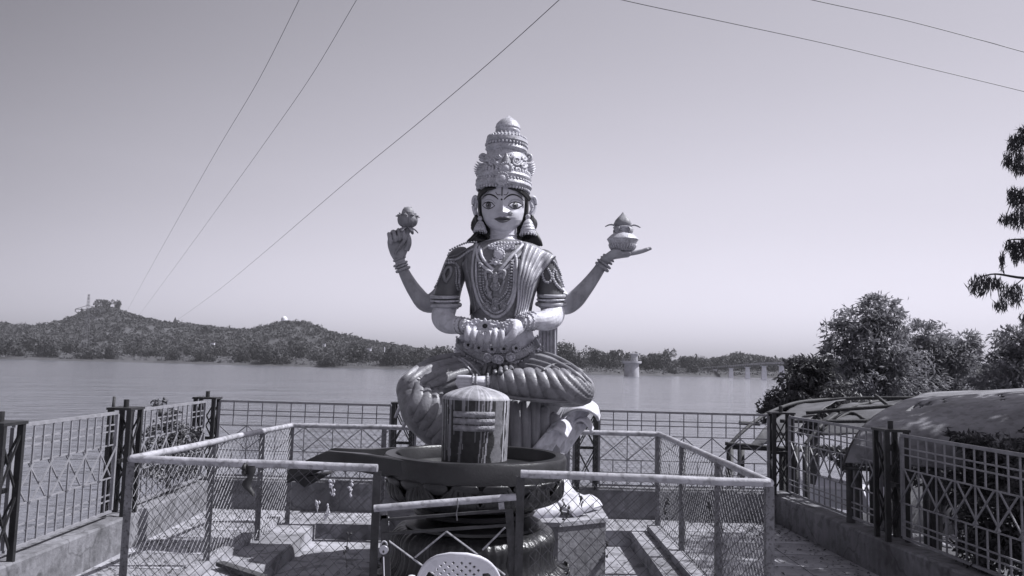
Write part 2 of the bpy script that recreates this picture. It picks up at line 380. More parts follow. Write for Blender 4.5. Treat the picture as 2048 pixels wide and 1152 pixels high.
# px, py(base), width px, height px, kind, distance
def far_plant(px, D, wpx, hpx, kind, label, i, group):
    r = ray(px, 720); x = r.x / r.y * D
    wd = wpx / F * D / 2; ht = hpx / F * D * (.68 if kind == 'tree' and D < 900 else .85)
    t = thing('far_bush' if kind == 'bush' else 'far_tree', label, 'bush' if kind == 'bush' else 'tree', (x, D, hill_z(x, D) - 0.3), group)
    zz = ht / (0.95 if kind == 'bush' else 1.65)
    c = link('crown', (bushm if kind == 'bush' else treem)[i % 4]); c.parent = t; c.scale = (wd, wd, zz); c.rotation_euler.z = random.choice((0, 3.14)) + random.uniform(-.4, .4)
    q = link('trunk', trunkm); q.parent = t; q.scale = (wd, wd, zz)
    return t
shore_bushes = [  # px, extra metres behind the waterline, w, h, kind
 (20, 10, 70, 44, 'bush'), (95, 14, 62, 40, 'bush'), (150, 60, 50, 34, 'bush'), (178, 8, 52, 26, 'bush'), (222, 8, 36, 36, 'bush'), (262, 70, 46, 34, 'bush'), (300, 50, 52, 26, 'bush'), (343, 9, 34, 28, 'bush'),
 (412, 8, 44, 30, 'bush'), (480, 10, 42, 34, 'bush'), (520, 22, 60, 42, 'bush'), (553, 6, 72, 40, 'bush'), (600, 90, 60, 46, 'bush'), (640, 60, 40, 24, 'bush'), (668, 5, 66, 28, 'bush'), (700, 20, 68, 46, 'bush'),
 (752, 50, 46, 30, 'bush'), (795, 10, 62, 50, 'bush'), (832, 16, 54, 40, 'bush'), (872, 40, 70, 46, 'bush'), (60, 110, 80, 40, 'bush'), (110, 150, 60, 36, 'bush'), (330, 150, 64, 30, 'bush'), (380, 120, 60, 32, 'bush'), (440, 130, 60, 34, 'bush'),
 (1128, 60, 66, 60, 'bush'), (1155, 20, 60, 44, 'bush'), (1186, 40, 50, 66, 'tree'), (1216, 60, 46, 40, 'bush'), (1232, 80, 46, 62, 'tree'), (1262, 90, 40, 52, 'tree'), (1290, 60, 44, 52, 'tree'), (1318, 30, 54, 44, 'bush'), (1312, 90, 34, 56, 'tree'), (1338, 70, 36, 62, 'tree'),
 (1342, 8, 24, 16, 'bush'), (1372, 50, 40, 52, 'tree'), (1384, 14, 32, 26, 'bush'), (1400, 80, 44, 36, 'bush'), (1435, 60, 50, 30, 'bush'), (1462, 90, 54, 36, 'bush'), (1500, 110, 56, 36, 'bush'), (1513, 130, 26, 44, 'tree'), (1545, 60, 60, 30, 'bush'), (1610, 60, 70, 44, 'bush'), (1690, 60, 80, 44, 'bush')]
ORD = ['first', 'second', 'third', 'fourth', 'fifth', 'sixth', 'seventh', 'eighth', 'ninth', 'tenth', 'eleventh', 'twelfth', 'thirteenth', 'fourteenth', 'fifteenth']
cnt = {}
for i, (px, e, wd, h, k) in enumerate(sorted(shore_bushes)):
    r = ray(px, 720); D = 590.0
    for _ in range(4): D = shore_y(r.x / r.y * D) + e
    side = 'left of the statue' if px < 900 else ('between statue and footbridge' if px < 1440 else 'behind the footbridge')
    where = 'at the far waterline' if e < 25 else 'behind the far shore'
    nm = 'round dark bush' if k == 'bush' else 'bushy tree'; key = (nm, where, side); cnt[key] = cnt.get(key, -1) + 1
    far_plant(px, D, wd, h, k, f'{ORD[cnt[key]]} {nm} from the left {where}, {side}', i, f'{nm}s {where}, {side}'.replace('bushs', 'bushes'))
far_plant(196, 1140, 40, 30, 'tree', 'broad dark tree on the left hilltop, left one of the pair', 1, 'pair of trees on the left hilltop')
far_plant(224, 1142, 26, 28, 'tree', 'narrower dark tree on the left hilltop, right one of the pair', 2, 'pair of trees on the left hilltop')
far_plant(604, 1140, 16, 12, 'tree', 'small tree on the ridge just right of the white domed tank', 3, 'lone ridge trees')

# lattice pylon on the left hill
def pylon(px, base_y, top_y, D, label):
    a = P(px, base_y, D); b_ = P(px, top_y, D); h = b_.z - a.z
    t = thing('lattice_pylon', label, 'pylon', a)
    g = MB(); wb = h * .05; wt = h * .010
    def cr_(z): 
        k = z / h; return wb * (1 - k) + wt * k
    n = 9
    for sx in (-1, 1):
        for sy in (-1, 1): g.bar(a + V(sx * wb, sy * wb, 0), a + V(sx * wt, sy * wt, h), .18)
    for i in range(n):
        z0 = h * i / n; z1 = h * (i + 1) / n
        for s in (-1, 1):
            g.bar(a + V(-cr_(z0), s * cr_(z0), z0), a + V(cr_(z1), s * cr_(z1), z1), .13); g.bar(a + V(cr_(z0), s * cr_(z0), z0), a + V(-cr_(z1), s * cr_(z1), z1), .13)
    g.build('lattice_tower', M['steel_far'], t)
    for z, wd in ((.74, .21), (.60, .17)):
        k = MB(); k.bar(a + V(-h * wd, 0, h * z), a + V(h * wd, 0, h * z), .6); k.bar(a + V(-h * wd, 0, h * z), a + V(0, 0, h * (z + .07)), .35); k.bar(a + V(h * wd, 0, h * z), a + V(0, 0, h * (z + .07)), .35)
        for s in (-1, 1): k.bar(a + V(s * h * wd, 0, h * z), a + V(s * h * wd, 0, h * (z - .05)), .5)
        k.build('cross_arm', M['steel_far'], t)
    return t
rr_ = ray(169, 700); PD = 770.0
py_base = 576 - 0; zz_ = hill_z(rr_.x / rr_.y * PD, PD)
best = min(range(600, 760), key=lambda q: abs(P(169, q, PD).z - zz_)); pylon(169, best, 588, PD, 'tall lattice power pylon in front of the left hill')
# domed white tank on the ridge
a = P(568, 649, 1145); u = 1145 / F
t = thing('domed_tank', 'small white domed water tank on legs on the middle hilltop', 'water tank', a)
g = MB(); g.lathe([(5.2 * u, 5 * u), (6.2 * u, 5.2 * u), (6.2 * u, 11 * u), (5.6 * u, 13 * u), (4 * u, 15 * u), (2 * u, 16.2 * u), (.1, 16.6 * u)], a, 16); g.build('tank', M['white'], t, smooth=True, auto=True)
for k in range(4):
    an = k * math.pi / 2 + .6; g = MB(); g.bar(a + V(4.6 * u * math.cos(an), 4.6 * u * math.sin(an), -8 * u), a + V(4.6 * u * math.cos(an), 4.6 * u * math.sin(an), 5.2 * u), 1.2); g.build('leg', M['white'], t)
# small white houses
def house(px, py, D, wpx, hpx, label):
    a = P(px, py, D); u = D / F; t = thing('white_house', label, 'house', a)
    g = MB(); g.box(a + V(0, 0, hpx * u / 2), (wpx * u, wpx * u * .8, hpx * u)); g.build('wall', M['white'], t)
    g = MB(); g.box(a + V(0, 0, hpx * u + .2), (wpx * u + .8, wpx * u * .8 + .8, .35)); g.build('roof', M['pale'], t)
    g = MB(); g.box(a + V(-wpx * u * .2, -wpx * u * .4 - .03, hpx * u * .4), (wpx * u * .22, .1, hpx * u * .7)); g.build('door', M['rusty'], t)
house(425, 694, 760, 7, 8, 'small bright white house at the foot of the hill, left of the tank hill')
house(587, 702, 740, 10, 4, 'low pale shed on the flat below the domed tank')
house(648, 693, 800, 5, 5, 'tiny white hut below the right slope of the tank hill')
house(738, 702, 730, 8, 5, 'small white shelter near the pale pole by the far shore')
house(1322, 746, 640, 7, 4, 'small white pump hut just right of the intake tower')
a = P(768, 722, 660); t = MB(); t.tube([a, a + V(0, 0, 28 * 660 / F)], .35, 6); tag(t.build('pole', M['white']), 'thin pale pole standing on the far bank by a dark bush', 'pole')
# intake tower in the lake
D = 520.0; a = P(1263, 752, D); u = D / F; a.z = WZ
T = thing('intake_tower', 'round concrete intake tower standing in the lake with a smaller turret on top', 'tower', a)
zz = lambda py: P(1263, py, D).z - WZ
g = MB(); g.lathe([(15.5 * u, -2), (15.2 * u, 0), (14.2 * u, zz(728))], a, 28); g.build('tower_wall', M['pale'], T, smooth=True, auto=True)
g = MB(); g.lathe([(16 * u, zz(728)), (19.5 * u, zz(726)), (19.5 * u, zz(722)), (6 * u, zz(722) + .1)], a, 28); g.build('deck', M['pale'], T, smooth=True, auto=True)
g = MB()
for k in range(20):
    an = k / 20 * 2 * math.pi; g.bar(a + V(18.8 * u * math.cos(an), 18.8 * u * math.sin(an), zz(722)), a + V(18.8 * u * math.cos(an), 18.8 * u * math.sin(an), zz(718)), .18)
g.tube([a + V(18.8 * u * math.cos(q / 24 * 6.2832), 18.8 * u * math.sin(q / 24 * 6.2832), zz(718)) for q in range(24)], .12, 4, closed=True); g.build('railing', M['steel_far'], T)
c2 = a + V(5 * u, 0, 0)
g = MB(); g.lathe([(7.0 * u, zz(722)), (6.8 * u, zz(710))], c2, 20); g.build('turret', M['pale'], T, smooth=True, auto=True)
g = MB(); g.lathe([(8.6 * u, zz(710)), (9.2 * u, zz(709)), (9.2 * u, zz(707)), (1 * u, zz(706.4))], c2, 20); g.build('turret_roof', M['pale'], T, smooth=True, auto=True)
g = MB(); p0 = c2 + V(-4 * u, 0, zz(706.5)); p1 = c2 + V(6 * u, 0, zz(706.5)); g.bar(p0, p0 + V(0, 0, 2.6 * u), .2); g.bar(p1, p1 + V(0, 0, 2.6 * u), .2); g.bar(p0 + V(0, 0, 2.6 * u), p1 + V(0, 0, 2.6 * u), .25); g.build('lifting_frame', M['steel_far'], T)
# footbridge on piers
T = thing('footbridge', 'long low bridge on slender concrete piers crossing to the right bank', 'bridge', P(1430, 750, 700))
bp_ = [(1398, 738.5, 760), (1430, 736, 700), (1462, 734, 650), (1495, 731.5, 600), (1528, 729, 555), (1563, 728.5, 515), (1600, 728, 480), (1660, 727, 430), (1740, 725, 380)]
for i in range(len(bp_) - 1):
    a = P(*bp_[i]); b_ = P(*bp_[i + 1]); g = MB(); g.bar(a + V(0, 0, -.35), b_ + V(0, 0, -.35), 4.0, .7); g.build('deck_span', M['rusty'], T)
    for sgn in (-1, 1):
        g = MB(); dirn = (b_ - a).normalized(); sd = Vector((dirn.y, -dirn.x, 0)) * 2.0 * sgn; g.bar(a + sd + V(0, 0, 1.25), b_ + sd + V(0, 0, 1.25), .22)
        for k in range(7): q = a.lerp(b_, k / 7 + .02) + sd; g.bar(q, q + V(0, 0, 1.2), .5)
        g.build('parapet', M['pale'], T)
for i, (px, py, D) in enumerate(bp_[1:], 1):
    a = P(px, py, D); g = MB(); g.add([a + V(sx * wx, sy * .9, z) for (wx, z) in ((2.0, WZ - 2 - a.z), (1.3, -1.2)) for sx in (-1, 1) for sy in (-1, 1)], [(0, 1, 3, 2), (4, 6, 7, 5), (0, 4, 5, 1), (2, 3, 7, 6), (0, 2, 6, 4), (1, 5, 7, 3)])
    g.box(a + V(0, 0, -1.0), (4.4, 2.2, .4)); g.build('pier', M['white'], T)

# power lines overhead
def wire(pp, h0, h1, label, r=0.018, grp='power lines crossing overhead'):
    e0 = (pp[0][0] + (pp[0][0] - pp[1][0]) * 5, pp[0][1] + (pp[0][1] - pp[1][1]) * 5); pp = [e0] + pp
    q = catmull(pp, 10); n = len(q); pts = []
    for i, (x, y) in enumerate(q):
        rr = ray(x, y); k = i / (n - 1); h = h0 + (h1 - h0) * k
        pts.append(EYE + rr * (h / rr.z))
    g = MB(); g.tube(pts, r, 5); return tag(g.build('power_line', M['cable']), label, 'cable', grp)
wire([(640, -90), (598, 0), (520, 155), (440, 290), (370, 413), (310, 520), (256, 618)], 26, 18, 'leftmost overhead cable, the steepest, running down to the left hill')
wire([(765, -85), (713, 0), (625, 148), (530, 285), (440, 410), (360, 520), (280, 628)], 26, 18, 'second overhead cable from the left, running down beside the leftmost one')
wire([(1220, -95), (1118, 0), (985, 120), (850, 235), (700, 358), (540, 495), (440, 578), (352, 642)], 26, 17, 'third overhead cable, passing just left of the statue crown', .026)
wire([(1100, -38), (1245, 0), (1450, 44), (1650, 87), (1850, 135), (2048, 183), (2300, 246)], 13, 10, 'lower of the two overhead cables at upper right', .013)
wire([(1450, -42), (1625, 0), (1800, 38), (1950, 77), (2048, 104), (2300, 172)], 13, 10, 'upper of the two overhead cables at upper right', .013)

# ---------------------------------------------------------------- platform
XL, XR, YB = -3.42, 3.0, 8.95
PITZ = -0.15
fl = MB(); zb = -4.6
# raised terrace as four slabs round the sunken pit (butted end to end)
px0, px1, py0, py1 = -1.92, 1.27, 3.6, 8.28
for (x0, x1, y0, y1, nm) in ((XL - .3, px0, -3, YB + .25, 0), (px1, XR + .75, -3, YB + .25, 1), (px0, px1, py1, YB + .25, 2), (px0, px1, -3, py0, 3)):
    fl.box(((x0 + x1) / 2, (y0 + y1) / 2, zb / 2), (x1 - x0, y1 - y0, -zb))
FL = struct(fl.build('terrace_floor', M['floor']))
g = MB(); g.box(((px0 + px1) / 2, (py0 + py1) / 2, PITZ - .5), (px1 - px0 - .004, py1 - py0 - .004, 1.0)); struct(g.build('pit_floor', M['floor']))
# paving slabs on the right-hand walk and left walk
def slabs(x0, x1, y0, y1, nx, ny, z=0.0, th=.012):
    sx = (x1 - x0) / nx; sy = (y1 - y0) / ny
    mes = []
    for k in range(3):
        b_ = MB(); b_.box((0, 0, th / 2), (sx - .012, sy - .012, th)); mes.append(b_.mesh('paving_slab', M['tile']))
    for i in range(nx):
        for j in range(ny):
            o = link('paving_slab', random.choice(mes), FL); o.location = (x0 + (i + .5) * sx, y0 + (j + .5) * sy, z + random.uniform(.000, .004)); o.rotation_euler = (random.uniform(-.004, .004), random.uniform(-.004, .004), random.uniform(-.004, .004))
slabs(1.62, 2.95, 4.2, 8.75, 3, 10)
slabs(-3.3, -2.5, 4.9, 8.75, 2, 8)
# ledge nearest the camera at lower left
g = MB(); g.box((-2.9, 4.62, .17), (2.2, .34, .34)); tag(g.build('concrete_ledge', M['concrete']), 'low concrete ledge along the bottom left edge', 'ledge')
# stepped slab inside the pit, left
# parapet walls
PW = .22; PH = .32
def wall(a, b_, h, label, w=PW):
    g = MB(); a = Vector(a); b_ = Vector(b_); n = 14
    d = (b_ - a); sd = Vector((d.y, -d.x, 0)).normalized() * w / 2
    for s0 in range(1):
        rows = []
        for k in range(n + 1):
            c = a + d * k / n; jz = noise.noise(c * 3) * .012; jx = noise.noise(c * 2 + V(5, 5, 5)) * .008
            rows.append([c - sd * (1 + jx), c - sd + V(0, 0, h - .015 + jz), c - sd * .9 + V(0, 0, h + jz), c + sd * .9 + V(0, 0, h + jz), c + sd + V(0, 0, h - .015 + jz), c + sd * (1 + jx)])
        g.grid(rows); o_ = len(g.v) - 6 * (n + 1)
        g.f.append(tuple(range(5, -1, -1))); g.f.append(tuple(n * 6 + q for q in range(6)))
    return tag(g.build('parapet_wall', M['concrete_wall']), label, 'wall')
wall((XL - .12, YB + PW/2, 0), (XR + .12, YB + PW/2, 0), PH, 'long low concrete parapet under the back railing, behind the statue')
wall((XL + .1, YB - .01, 0), (XL + .22, 1.5, 0), PH - .02, 'low sunlit concrete parapet under the left railing')
wall((XR + .06, YB - .01, 0), (XR + .52, 1.0, 0), PH - .02, 'low shaded concrete parapet under the right railing')
# ---------------------------------------------------------------- lattice posts and railing panels
def lattice_post(x, y, label, rot=0, z0=PH, h=.86, w=.2, d=.16):
    t = thing('lattice_post', label, 'post', (x, y, z0), 'black lattice posts of the outer railing')
    R3 = Matrix.Rotation(rot, 3, 'Z'); c = Vector((x, y, z0)); q = lambda a, b_, z: c + R3 @ Vector((a, b_, z))
    for sx in (-1, 1):
        for sy in (-1, 1):
            g = MB(); g.bar(q(sx * w / 2, sy * d / 2, -.02), q(sx * w / 2, sy * d / 2, h), .04, .03); g.build('upright', M['black_steel'], t)
    for k in range(2):
        za = h * (.04 + .46 * k); zc = h * (.48 + .46 * k)
        for sy in (-1, 1):
            g = MB(); g.bar(q(-w / 2, sy * (d / 2 + .004), za), q(w / 2, sy * (d / 2 + .004), zc), .012, .012); g.bar(q(w / 2, sy * (d / 2 - .01), za), q(-w / 2, sy * (d / 2 - .01), zc), .012, .012); g.build('cross_brace', M['black_steel'], t)
        for sx in (-1, 1):
            g = MB(); g.bar(q(sx * (w / 2), -d / 2, za), q(sx * (w / 2), d / 2, zc), .012, .012); g.bar(q(sx * (w / 2 - .012), d / 2, za), q(sx * (w / 2 - .012), -d / 2, zc), .012, .012); g.build('cross_brace', M['black_steel'], t)
    g = MB(); g.box(q(0, 0, h * .5), (w + .03, .03, .03), R3); g.build('middle_tie', M['black_steel'], t)
    g = MB(); g.box(q(0, 0, h + .01), (w + .06, d + .05, .02), R3); g.build('cap_plate', M['black_steel'], t)
    g = MB(); g.tube([q(0, 0, h + .015), q(0, 0, h + .085)], .022, 10); g.build('stub_pipe', M['black_steel'], t)
    return t
def railing(a, b_, label, z0=PH + .03, h=.81, n=12):
    a = Vector((a[0], a[1], z0)); b_ = Vector((b_[0], b_[1], z0)); d = b_ - a; t = thing('railing_panel', label, 'railing', a, 'welded bar panels of the outer railing')
    up = V(0, 0, 1); nrm = Vector((d.y, -d.x, 0)).normalized()
    q = lambda s, v: a + d * s + up * (h * v)
    LP = lambda s0, v0, s1, v1, w, nm, off=0: (lambda g: g.build(nm, M['silver'], t))(MB().bar(q(s0, v0) + nrm * off, q(s1, v1) + nrm * off, w, w))
    for v, nm, w in ((1.0, 'top_rail', .024), (0.0, 'bottom_rail', .02)): LP(0, v, 1, v, w, nm)
    for s in (0, 1): LP(s, .012, s, .988, .026, 'end_stile')
    for v in (.88, .815, .675, .34, .17, .11): LP(.004, v, .996, v, .0105, 'horizontal_bar', .0125)
    for i in range(1, n):
        s = i / n
        if i % 2 == 0: LP(s, .01, s, .99, .0105, 'vertical_bar', -.001)
        else: LP(s, .676, s, .99, .0105, 'vertical_bar', -.001); LP(s, .01, s, .339, .0105, 'vertical_bar', -.001)
    for i in range(0, n - 1, 2):
        LP(i / n, .345, (i + 2) / n, .67, .010, 'diagonal_bar', .022); LP(i / n, .67, (i + 2) / n, .345, .010, 'diagonal_bar', -.014)
    return t
yb = YB + .08
bx = [XL + .05, P(805, 830, YB).x, P(1175, 845, YB).x, XR + .04]
lab = ['black lattice post at the back left corner of the terrace', 'black lattice post behind the left knee of the statue', 'black lattice post behind the curled lotus petals at the right of the statue', 'black lattice post at the back right corner of the terrace']
for x, l in zip(bx, lab): lattice_post(x, yb, l)
ll = ['back railing panel over the lake, left of the statue', 'back railing panel mostly hidden behind the statue', 'back railing panel over the lake, right of the statue']
for i in range(3): railing((bx[i] + .14, yb), (bx[i + 1] - .14, yb), ll[i])
lx = lambda y: XL + .1 + (YB - y) * .016
ly = [6.95, 5.2, 3.6]
lattice_post(lx(6.95), 6.95, 'black lattice post on the left railing nearest the back corner', R_(90), w=.2)
lattice_post(lx(5.2), 5.2, 'black lattice post nearest the camera at the left edge', R_(90))
railing((lx(YB - .12), YB - .12), (lx(7.1), 7.1), 'left railing panel in front of the leafy shrub', n=14)
railing((lx(6.8), 6.8), (lx(5.35), 5.35), 'sunlit left railing panel between the two left lattice posts', n=12)
railing((lx(5.05), 5.05), (lx(3.7), 3.7), 'left railing panel cut off by the left edge', n=10)
rx = lambda y: XR + .06 + (YB - y) * .058
lattice_post(rx(6.75), 6.75, 'black lattice post in the middle of the right railing', R_(90))
railing((rx(YB - .12), YB - .12), (rx(6.92), 6.92), 'right railing panel from the back corner to the middle post', n=16)
railing((rx(6.58), 6.58), (rx(4.5), 4.5), 'right railing panel nearest the camera, in front of the dark shrub', n=18)
# ---------------------------------------------------------------- chain link enclosure
CH = .98
A = PZ(262, 918, CH); B = PZ(1540, 966, CH); C_ = PZ(1318, 868, CH); D_ = PZ(584, 850, CH)
corners = [Vector((p.x, p.y, 0)) for p in (A, B, C_, D_)]
print('cage corners', [tuple(round(c, 2) for c in p) for p in (A, B, C_, D_)])
cg = thing('chain_link_enclosure', 'waist-high chain-link enclosure of grey pipe and angle iron round the statue', 'fence', corners[0])
def wire_panel(a, b_, z0, z1, parent, pitch=.075, r=.0021, name='wire_mesh', seed=1):
    a = Vector(a); b_ = Vector(b_); d = b_ - a; Ln = d.length; d /= Ln; nrm = Vector((d.y, -d.x, 0)); H = z1 - z0; g = MB()
    rs = random.Random(seed)
    for fam in (1, -1):
        k = -H if fam == 1 else 0
        end = Ln if fam == 1 else Ln + H
        while k < end:
            pts = []; nseg = 12
            for i in range(nseg + 1):
                z = H * i / nseg; s = k + z * fam
                if -1e-6 <= s <= Ln: 
                    w_ = noise.noise(Vector((s * 1.7, z * 2.3, seed * 7.7)))
                    pts.append(a + d * (s + w_ * .02) + V(0, 0, z0 + z + noise.noise(Vector((s * 2.1, z * 2, seed))) * .012 * (1 if 0 < i < nseg else 0)) + nrm * (w_ * .022 + fam * .002))
            if len(pts) > 1: g.tube(pts, r, 3, caps=False)
            k += pitch
    o = g.build(name, M['wire'], parent, recalc=False); o['kind'] = 'stuff'; return o
def cage_post(p, parent, h=CH, mt='angle', w=.05, name='post', z0=0):
    g = MB(); g.box((p.x, p.y, (z0 + h) / 2), (w, .006, h - z0)); g.box((p.x - w / 2 + .003, p.y + w / 2, (z0 + h) / 2), (.006, w - .006, h - z0)); return g.build(name, M[mt], parent)
def top_pipe(a, b_, parent, z=CH, r=.025):
    g = MB(); a = Vector((a.x, a.y, z)); b_ = Vector((b_.x, b_.y, z)); n = 16
    g.tube([a.lerp(b_, i / n) + V(0, 0, noise.noise(a.lerp(b_, i / n) * 2) * .006) for i in range(n + 1)], r, 12)
    g.build('top_pipe', M['pipe'], parent, smooth=True, auto=True)
A, B, C_, D_ = corners
g0 = A.lerp(B, 0); GL = PZ(744, 945, CH); GR = PZ(1043, 960, CH)
GL = Vector((GL.x, A.y + (B.y - A.y) * (GL.x - A.x) / (B.x - A.x), 0)); GR = Vector((GR.x, A.y + (B.y - A.y) * (GR.x - A.x) / (B.x - A.x), 0))
for i, (a, b_, k) in enumerate(((A, D_, 3), (D_, C_, 4), (C_, B, 3), (A, GL, 1), (GR, B, 1))):
    top_pipe(a, b_, cg); wire_panel(a, b_, .03, CH - .02, cg, seed=i + 2)
    for j in range(0, k + 1):
        if (i in (1,)) and j in (0, k): continue
        if i in (3, 4) and ((i == 3 and j == 0) or (i == 4 and j == 1)): continue
        q = a.lerp(b_, (0, .40, .74, 1)[j] if i in (0,) else ((0, .32, .67, 1)[j] if i == 2 else j / k))
        cage_post(q, cg, CH - .02, mt='rusty' if i in (3, 4) else 'angle')
# the leaning gate in the gap
gt = thing('gate', 'leaning dark iron gate in the gap of the enclosure with crossed rods', 'gate', GL)
def Pg(px, py, D=5.05): return P(px, py, D)
g = MB(); g.tube([Pg(748, 1017, 4.98), Pg(840, 1009, 5.0), Pg(940, 1001, 5.02), Pg(1032, 994, 5.04)], .022, 12); g.build('top_pipe', M['pipe'], gt, smooth=True, auto=True)
for (a, b_, w_, nm) in (((768, 1030), (778, 1260), .05, 'left_stile'), ((1018, 1018), (1034, 1250), .05, 'right_stile'), ((764, 1040), (1020, 1020), .016, 'rail'), ((764, 1068), (1020, 1050), .016, 'rail')):
    MB().bar(Pg(*a), Pg(*b_), w_, .012 if w_ > .03 else .02, up=(0, 1, 0)).build(nm, M['rusty'], gt)
MB().bar(Pg(1002, 1005), Pg(1004, 1022), .035, .012, up=(0, 1, 0)).build('bracket', M['pipe'], gt); MB().bar(Pg(768, 1020), Pg(768, 1040), .035, .012, up=(0, 1, 0)).build('bracket', M['angle'], gt)
for (a, b_) in (((893, 1063), (1010, 1150)), ((893, 1063), (830, 1115)), ((775, 1080), (870, 1150)), ((1010, 1055), (965, 1100))):
    g = MB(); g.tube([Pg(*a, 5.12), Pg(*b_, 5.12)], .006, 6); g.build('crossed_rod', M['pipe'], gt)
a = Pg(915, 997, 4.98); g = MB(); g.tube([a, a + V(.004, -.012, -.05), a + V(-.004, -.006, -.09), a + V(.003, -.01, -.13)], .004, 5); g.build('hook_wire', M['wire'], gt)
# padlock with key on cord
a = Pg(768, 1092, 4.93); t = thing('padlock', 'small round steel padlock with a cord hanging from the gate stile', 'padlock', a)
g = MB(); g.tube([a + V(.019 * math.cos(q), 0, .028 * math.sin(q) + .0) for q in np.linspace(0, math.pi, 12)], .005, 8); g.build('shackle', M['pipe'], t, smooth=True)
g = MB(); g.lathe([(.002, -.010), (.025, -.010), (.028, -.005), (.028, .005), (.025, .010), (.002, .010)], a + V(0, 0, -.022), 24, rot=Matrix.Rotation(R_(90), 3, 'X')); g.build('body', mat('brass', .5, .3, .2, 30, 0, metallic=.6), t, smooth=True, auto=True)
g = MB(); g.ball(a + V(0, -.014, -.03), (.006, .003, .008)); g.build('keyhole', M['rusty'], t)
g = MB(); g.tube([a + V(.0, 0, -.062), a + V(.004, 0, -.12), a + V(.016, 0, -.28)], .003, 5); g.build('cord', M['white'], t)
# cloth strip tied on the front rail
a = PZ(503, 938, CH); g = MB(); rows = []
for i in range(9):
    z = .02 - i * .022; wd = (.03, .032, .022, .018, .026, .03, .024, .018, .006)[i]
    rows.append([Vector((a.x + math.cos(t_) * wd + .004 * i * math.sin(i), a.y - .026 + math.sin(t_) * .018, CH + z)) for t_ in np.linspace(0, 6.283, 9)])
g.grid(rows); g.tube([Vector((a.x - .03 + .06 * k, a.y - .028 * math.cos(0), CH)) + V(0, .03 * math.cos(q), .03 * math.sin(q)) for k in (0,) for q in np.linspace(0, 6.28, 12)], .012, 6)
tag(g.build('cloth_strip', M['black_steel'], smooth=True), 'dark strip of cloth knotted on the front left pipe of the enclosure', 'cloth')
# dry twigs and garland scraps caught in the mesh
M['dry'] = mat('dried_flowers', .45, .8, .4, 20, .2)
def scrap(px, py, D, ln, label, dark=False, sd=0):
    rs = random.Random(sd); a = P(px, py, D); g = MB(); pts = [a]
    for i in range(6): pts.append(pts[-1] + V(rs.uniform(-.012, .012), rs.uniform(-.004, .004), -ln / 6))
    g.tube(pts, [.0035, .003, .004, .003, .003, .002, .001], 5)
    for i in range(9): g.ball(pts[rs.randrange(6)] + V(rs.uniform(-.012, .012), rs.uniform(-.008, .008), rs.uniform(-.01, .01)), (rs.uniform(.004, .011), .005, rs.uniform(.004, .012)), 5, 4)
    tag(g.build('dried_garland', M['rusty' if dark else 'dry'], smooth=True), label, 'garland', 'dried garland scraps on the mesh')
sc = [(662, 960, 5.0, .10, 0, 'pale dried garland scrap just under the front left pipe, nearer its middle'), (703, 965, 5.0, .09, 0, 'pale dried garland scrap under the front left pipe near the gate'), (631, 1000, 5.05, .08, 0, 'short pale scrap hanging in the front left mesh'), (657, 1012, 5.05, .10, 0, 'wavy pale scrap hanging below the front left pipe'), (698, 1070, 5.05, .22, 1, 'long dark twig caught in the front left mesh'), (1158, 985, 4.95, .10, 1, 'dark twig in the mesh in front of the white lotus petals, highest'), (1125, 1000, 4.95, .10, 1, 'dark twig in the mesh in front of the white lotus petals, leftmost'), (1137, 1015, 4.95, .09, 1, 'dark twig in the mesh in front of the white lotus petals, lowest'), (1336, 1000, 4.9, .12, 1, 'dark twig in the front right mesh near the back corner post'), (1215, 1085, 4.9, .09, 1, 'forked dark twig low in the front right mesh'), (1418, 1005, 4.9, .08, 1, 'dark twig in the front right mesh near the right posts')]
for i, (x, y, D, ln, dk, l) in enumerate(sc): scrap(x, y, D, ln, l, dk, i)

# haze box: real air over the lake
hz = MB(); hz.box((0, 1180, 65), (6000, 2540, 150)); hzm = bpy.data.materials.new('haze_air'); hzm.use_nodes = True
nt = hzm.node_tree; nt.nodes.remove(nt.nodes['Principled BSDF']); pv = nt.nodes.new('ShaderNodeVolumePrincipled'); pv.inputs['Density'].default_value = HAZE; pv.inputs['Color'].default_value = (.93, .93, .98, 1); pv.inputs['Anisotropy'].default_value = 0.0
nt.links.new(pv.outputs[0], nt.nodes['Material Output'].inputs['Volume'])
tag(hz.build('haze', hzm), kind='stuff')

# fallen leaves and grit gathered on the floor
C = []; 
for k in range(1500):
    if random.random() < .5:
        x = random.choice((XL + .28, XR - .02)) + abs(random.gauss(0, .22)) * (1 if random.random() < .5 else 1); x = x if x < 0 else XR - .0 - abs(random.gauss(0, .3)); y = random.uniform(4, 8.8); z = .016
    else:
        x = random.uniform(-3.1, 2.9); y = random.uniform(4.2, 8.8); z = .016 if not (px0 < x < px1 and y < py1) else PITZ + .004
    if abs(x - px0) < .05 or abs(x - px1) < .05: continue
    C.append((x, y, z + .006))
C = np.array(C); n = len(C); D = rvec(n); D[:, 2] *= .15; U_ = rvec(n) * .3 + np.array([0, 0, 1.0])
tag(link('fallen_leaves', leaf_mesh('fallen_leaves', C, D, U_, rng.uniform(.02, .06, n), rng.uniform(.008, .022, n), M['bark'])), 'dry fallen leaves and grit scattered over the terrace floor', 'leaf litter', kind='stuff')

